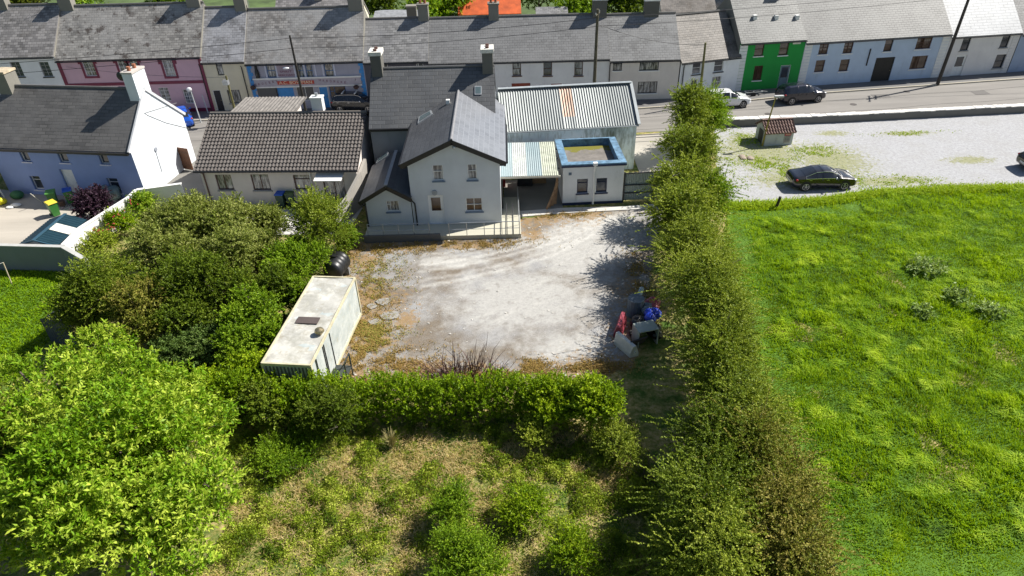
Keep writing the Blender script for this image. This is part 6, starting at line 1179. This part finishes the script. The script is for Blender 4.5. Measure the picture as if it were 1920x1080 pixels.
# long grass fringe round park edge
fr_=[]
for (a,b,n_) in (((1350,388),(1450,386),2500),((1450,386),(1545,379),2500),((1545,379),(1640,364),2500),((1640,363),(1925,353),5000)):
    A,B=G(*a),G(*b); t=rng.random(n_); fr_.append(np.stack([A.x+(B.x-A.x)*t,A.y+(B.y-A.y)*t+rng.normal(size=n_)*.3],1))
fr_=np.concatenate(fr_); n=len(fr_); tag(blades('verge_grass',fr_[:,0],fr_[:,1],.1+.3*rng.random(n),np.full(n,.05),.3+.6*rng.random(n),rng.uniform(0,6.28,n),.3+.6*rng.random(n),MC['lawn_leaf']),'ragged grass verge where the gravel car park meets the field','grass',kind='stuff')
pk_pts=[]
for b in ((1400,262,50,16,1500),(1440,305,70,14,2200),(1530,283,45,12,1400),(1480,325,60,12,1500),(1560,330,60,12,1000),(1660,340,120,10,1600),(1780,350,140,6,1500),(1365,300,12,60,600),(1700,250,80,4,500)):
    c=G(b[0],b[1]); a=(G(b[0]+b[2],b[1])-c).length; d_=(G(b[0],b[1]+b[3])-c).length; pk_pts.append(np.stack([c.x+rng.normal(size=b[4])*a*.55,c.y+rng.normal(size=b[4])*d_*.55],1))
q=np.concatenate(pk_pts); k=rng.random(len(q))<np.clip((fbm(q[:,0],q[:,1],1.8,3,18)-.38)*4,.03,1); q=q[k]; n=len(q); tag(blades('car_park_weeds',q[:,0],q[:,1],.04+.08*rng.random(n),np.full(n,.06),.5+.6*rng.random(n),rng.uniform(0,6.28,n),.3+.6*rng.random(n),MC['lawn_leaf']),'thin yellow-green weeds growing in the pale car park gravel','weeds',kind='stuff')
# trees behind the terrace
BG='trees and bushes beyond the terrace'
for (px,y,r,zc,mt,lb) in ((805,83,3.2,3.6,LAU,'bright green bush behind the chimney of the dark grey house'),(845,86,2.8,3.6,LAU,'bright green bush left of the orange roof'),(1085,84,3.6,3.4,ASH,'green bush behind the long off-white house'),(1130,88,3.8,4.2,ASH,'green tree behind the twin pole chimney'),(1180,86,3.4,3.4,DKG,'dark green bush behind the beige house'),(1225,90,3.2,4.4,ASH,'green tree behind the white-topped chimney'),(1355,88,3.,5.2,DKG,'dark conifer-like tree left of the green house roof'),(1300,100,3.5,2.4,HAW,'olive bush behind the small white cottage'),
    (1010,96,4,3.2,DKG,'dark shrubbery behind the low grey shed'),(60,88,3.4,4.4,HAWB,'brownish garden bush behind the white house at far left'),(165,90,3.4,5.2,LAU,'bright green garden tree behind the pink house'),(310,95,3,4.,ASH,'green garden bush right behind the pink house'),(930,100,4,4.4,ASH,'green trees beyond the orange roof'),(710,92,3.4,3.4,DKG,'dark tree behind the grey corrugated outbuilding'),(20,96,3,4.6,ASH,'green tree at the far top left')):
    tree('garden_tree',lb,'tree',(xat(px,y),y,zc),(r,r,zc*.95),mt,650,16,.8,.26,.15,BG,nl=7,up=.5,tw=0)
# loose stones and litter on the yard
m=MB(); n_=0; X=rng.uniform(-9,8,1400); Y=rng.uniform(24.5,40,1400); d_=psd(YARD,X,Y); ok=(d_<0)&((rng.random(1400)<.10)|(d_>-1.6))
for x,y in zip(X[ok],Y[ok]):
    r=random.uniform(.02,.07); m.sphere((x,y,.01),r,5,3,(random.uniform(.8,1.6),1,.5))
tag(m.build('yard_stones',plain('loose_stone',(.50,.48,.44),.9,var=.4,sc=2)),'loose pale stones strewn along the margins of the gravel yard','stones',kind='stuff')
for k,(px,py,sc_) in enumerate(((720,566,1.),(732,592,1.2),(706,604,.9),(697,575,.7))):
    c=G(px,py); m=MB(); pts=[(math.cos(a)*.42*sc_*random.uniform(.7,1.2),math.sin(a)*.36*sc_*random.uniform(.7,1.2)) for a in [j*math.pi/4 for j in range(8)]]
    m.poly([(x,y,.06) for x,y in pts])
    for j in range(8): a,b=pts[j],pts[(j+1)%8]; m.quad((*a,0),(*b,0),(*b,.06),(*a,.06))
    o=m.build('broken_paver',plain('slab_grey',(.27,.26,.24),.9,var=.25)); o.location=c; tag(o,('pale broken slab furthest left of the pair beside the container','largest pale broken slab right of the container','broken slab nearest the container side','smallest broken slab beside the container')[k],'slab','broken slabs beside the container')
# ---------------- small street things ----------------
GH=[o for o in bpy.data.objects if o.get('label','').startswith('bright green two-storey')][0]
for px in (1415,1455,1494):
    fr=Fr((GH.location.x,GH.location.y),fR.a); d=Vector(ray(px,34)); c0=fr.loc(Vector(CP)); nn,cc=math.sin(fr.a),math.cos(fr.a); dl=Vector((d.x*cc+d.y*nn,-d.x*nn+d.y*cc,d.z)); sl_=(rhG-ehG)/(Dg/2); t=-(c0.z-ehG-.1-sl_*c0.y)/(dl.z-sl_*dl.y); v=c0+dl*t
    MB().box(v.x-.17,v.y-.17,v.z-.15,v.x+.17,v.y+.17,v.z+.28).build('roof_vent',WH,GH)
for k,(px,py,lb) in enumerate(((107,8,'aerial on the chimney between the white and pink houses'),(461,14,'aerial on the chimney between the cream house and the merchant shop'),(926,28,'aerial on the chimney of the long off-white house'),(1221,14,'aerial on the white-capped chimney of the beige house'))):
    x,z=fL.hit(px,py,TD/2); zz=z+1.6; m=MB(); m.tube([(x+.3,YT+TD/2,z),(x+.3,YT+TD/2,zz)],.02,5); m.tube([(x-.4,YT+TD/2-.2,zz),(x+.8,YT+TD/2+.2,zz)],.014,4)
    for j in range(6): u=-.35+j*.2; m.tube([(x+u+.05,YT+TD/2-.3,zz),(x+u+.05,YT+TD/2+.3,zz)],.009,4)
    tag(m.build('tv_aerial',STEEL),lb,'aerial','television aerials on the terrace chimneys')
a=G(1398,183); root=empty('trailer_frame',a,.12,'small pale metal trailer frame standing in front of the green house','trailer'); m=MB()
for y_ in (0,.5): m.bar((0,y_,.45),(1.6,y_,.45),.06)
for x_ in (0,.8,1.6): m.bar((x_,0,.45),(x_,.5,.45),.05)
m.bar((1.6,.25,.45),(2.2,.25,.35),.06); m.build('frame',STEEL,root)
for y_ in (-.06,.56): MB().tube([(.7,y_-.05,.24),(.7,y_+.05,.24)],.24,12).build('wheel',RUB,root)
TAR=plain('tar_seam',(.05,.048,.045),.9); m=MB()
for off_,a_,b_ in ((2.1,0,6),(4.9,1,6)):
    for i in range(len(inner)-1):
        p,q=Vector(inner[i]),Vector(inner[i+1]); nseg=8
        for j in range(nseg):
            u,v=p.lerp(q,j/nseg),p.lerp(q,(j+1)/nseg); w_=.05; o1=off_+.12*math.sin(u.x*.6); o2=off_+.12*math.sin(v.x*.6); m.quad((u.x,u.y-o1-w_,.018),(v.x,v.y-o2-w_,.018),(v.x,v.y-o2,.018),(u.x,u.y-o1,.018))
tag(m.build('road_seam',TAR),kind='structure')
for k,(px,py,lb) in enumerate(((1700,172,'round manhole cover in the road left of the tall dark pole'),(1600,196,'round manhole cover in the road beyond the roadside wall'),(1440,214,'round manhole cover in the road behind the hut'))):
    c=G(px,py); m=MB(); m.tube([(c.x,c.y,.012),(c.x,c.y,.022)],.3,16); tag(m.build('manhole_cover',plain('iron',(.07,.06,.055),.7)),lb,'manhole cover')
p_=MB(); 
for (px,py,w_,h_) in ((1640,184,1.6,1.0),(1220,206,2.2,.9),(1830,178,1.4,1.1)):
    c=G(px,py); p_.quad((c.x,c.y,.024),(c.x+w_,c.y+.08,.024),(c.x+w_,c.y+h_,.024),(c.x,c.y+h_-.05,.024))
tag(p_.build('road_patch',asphalt('patch_asphalt',(.16,.15,.14))),kind='structure')
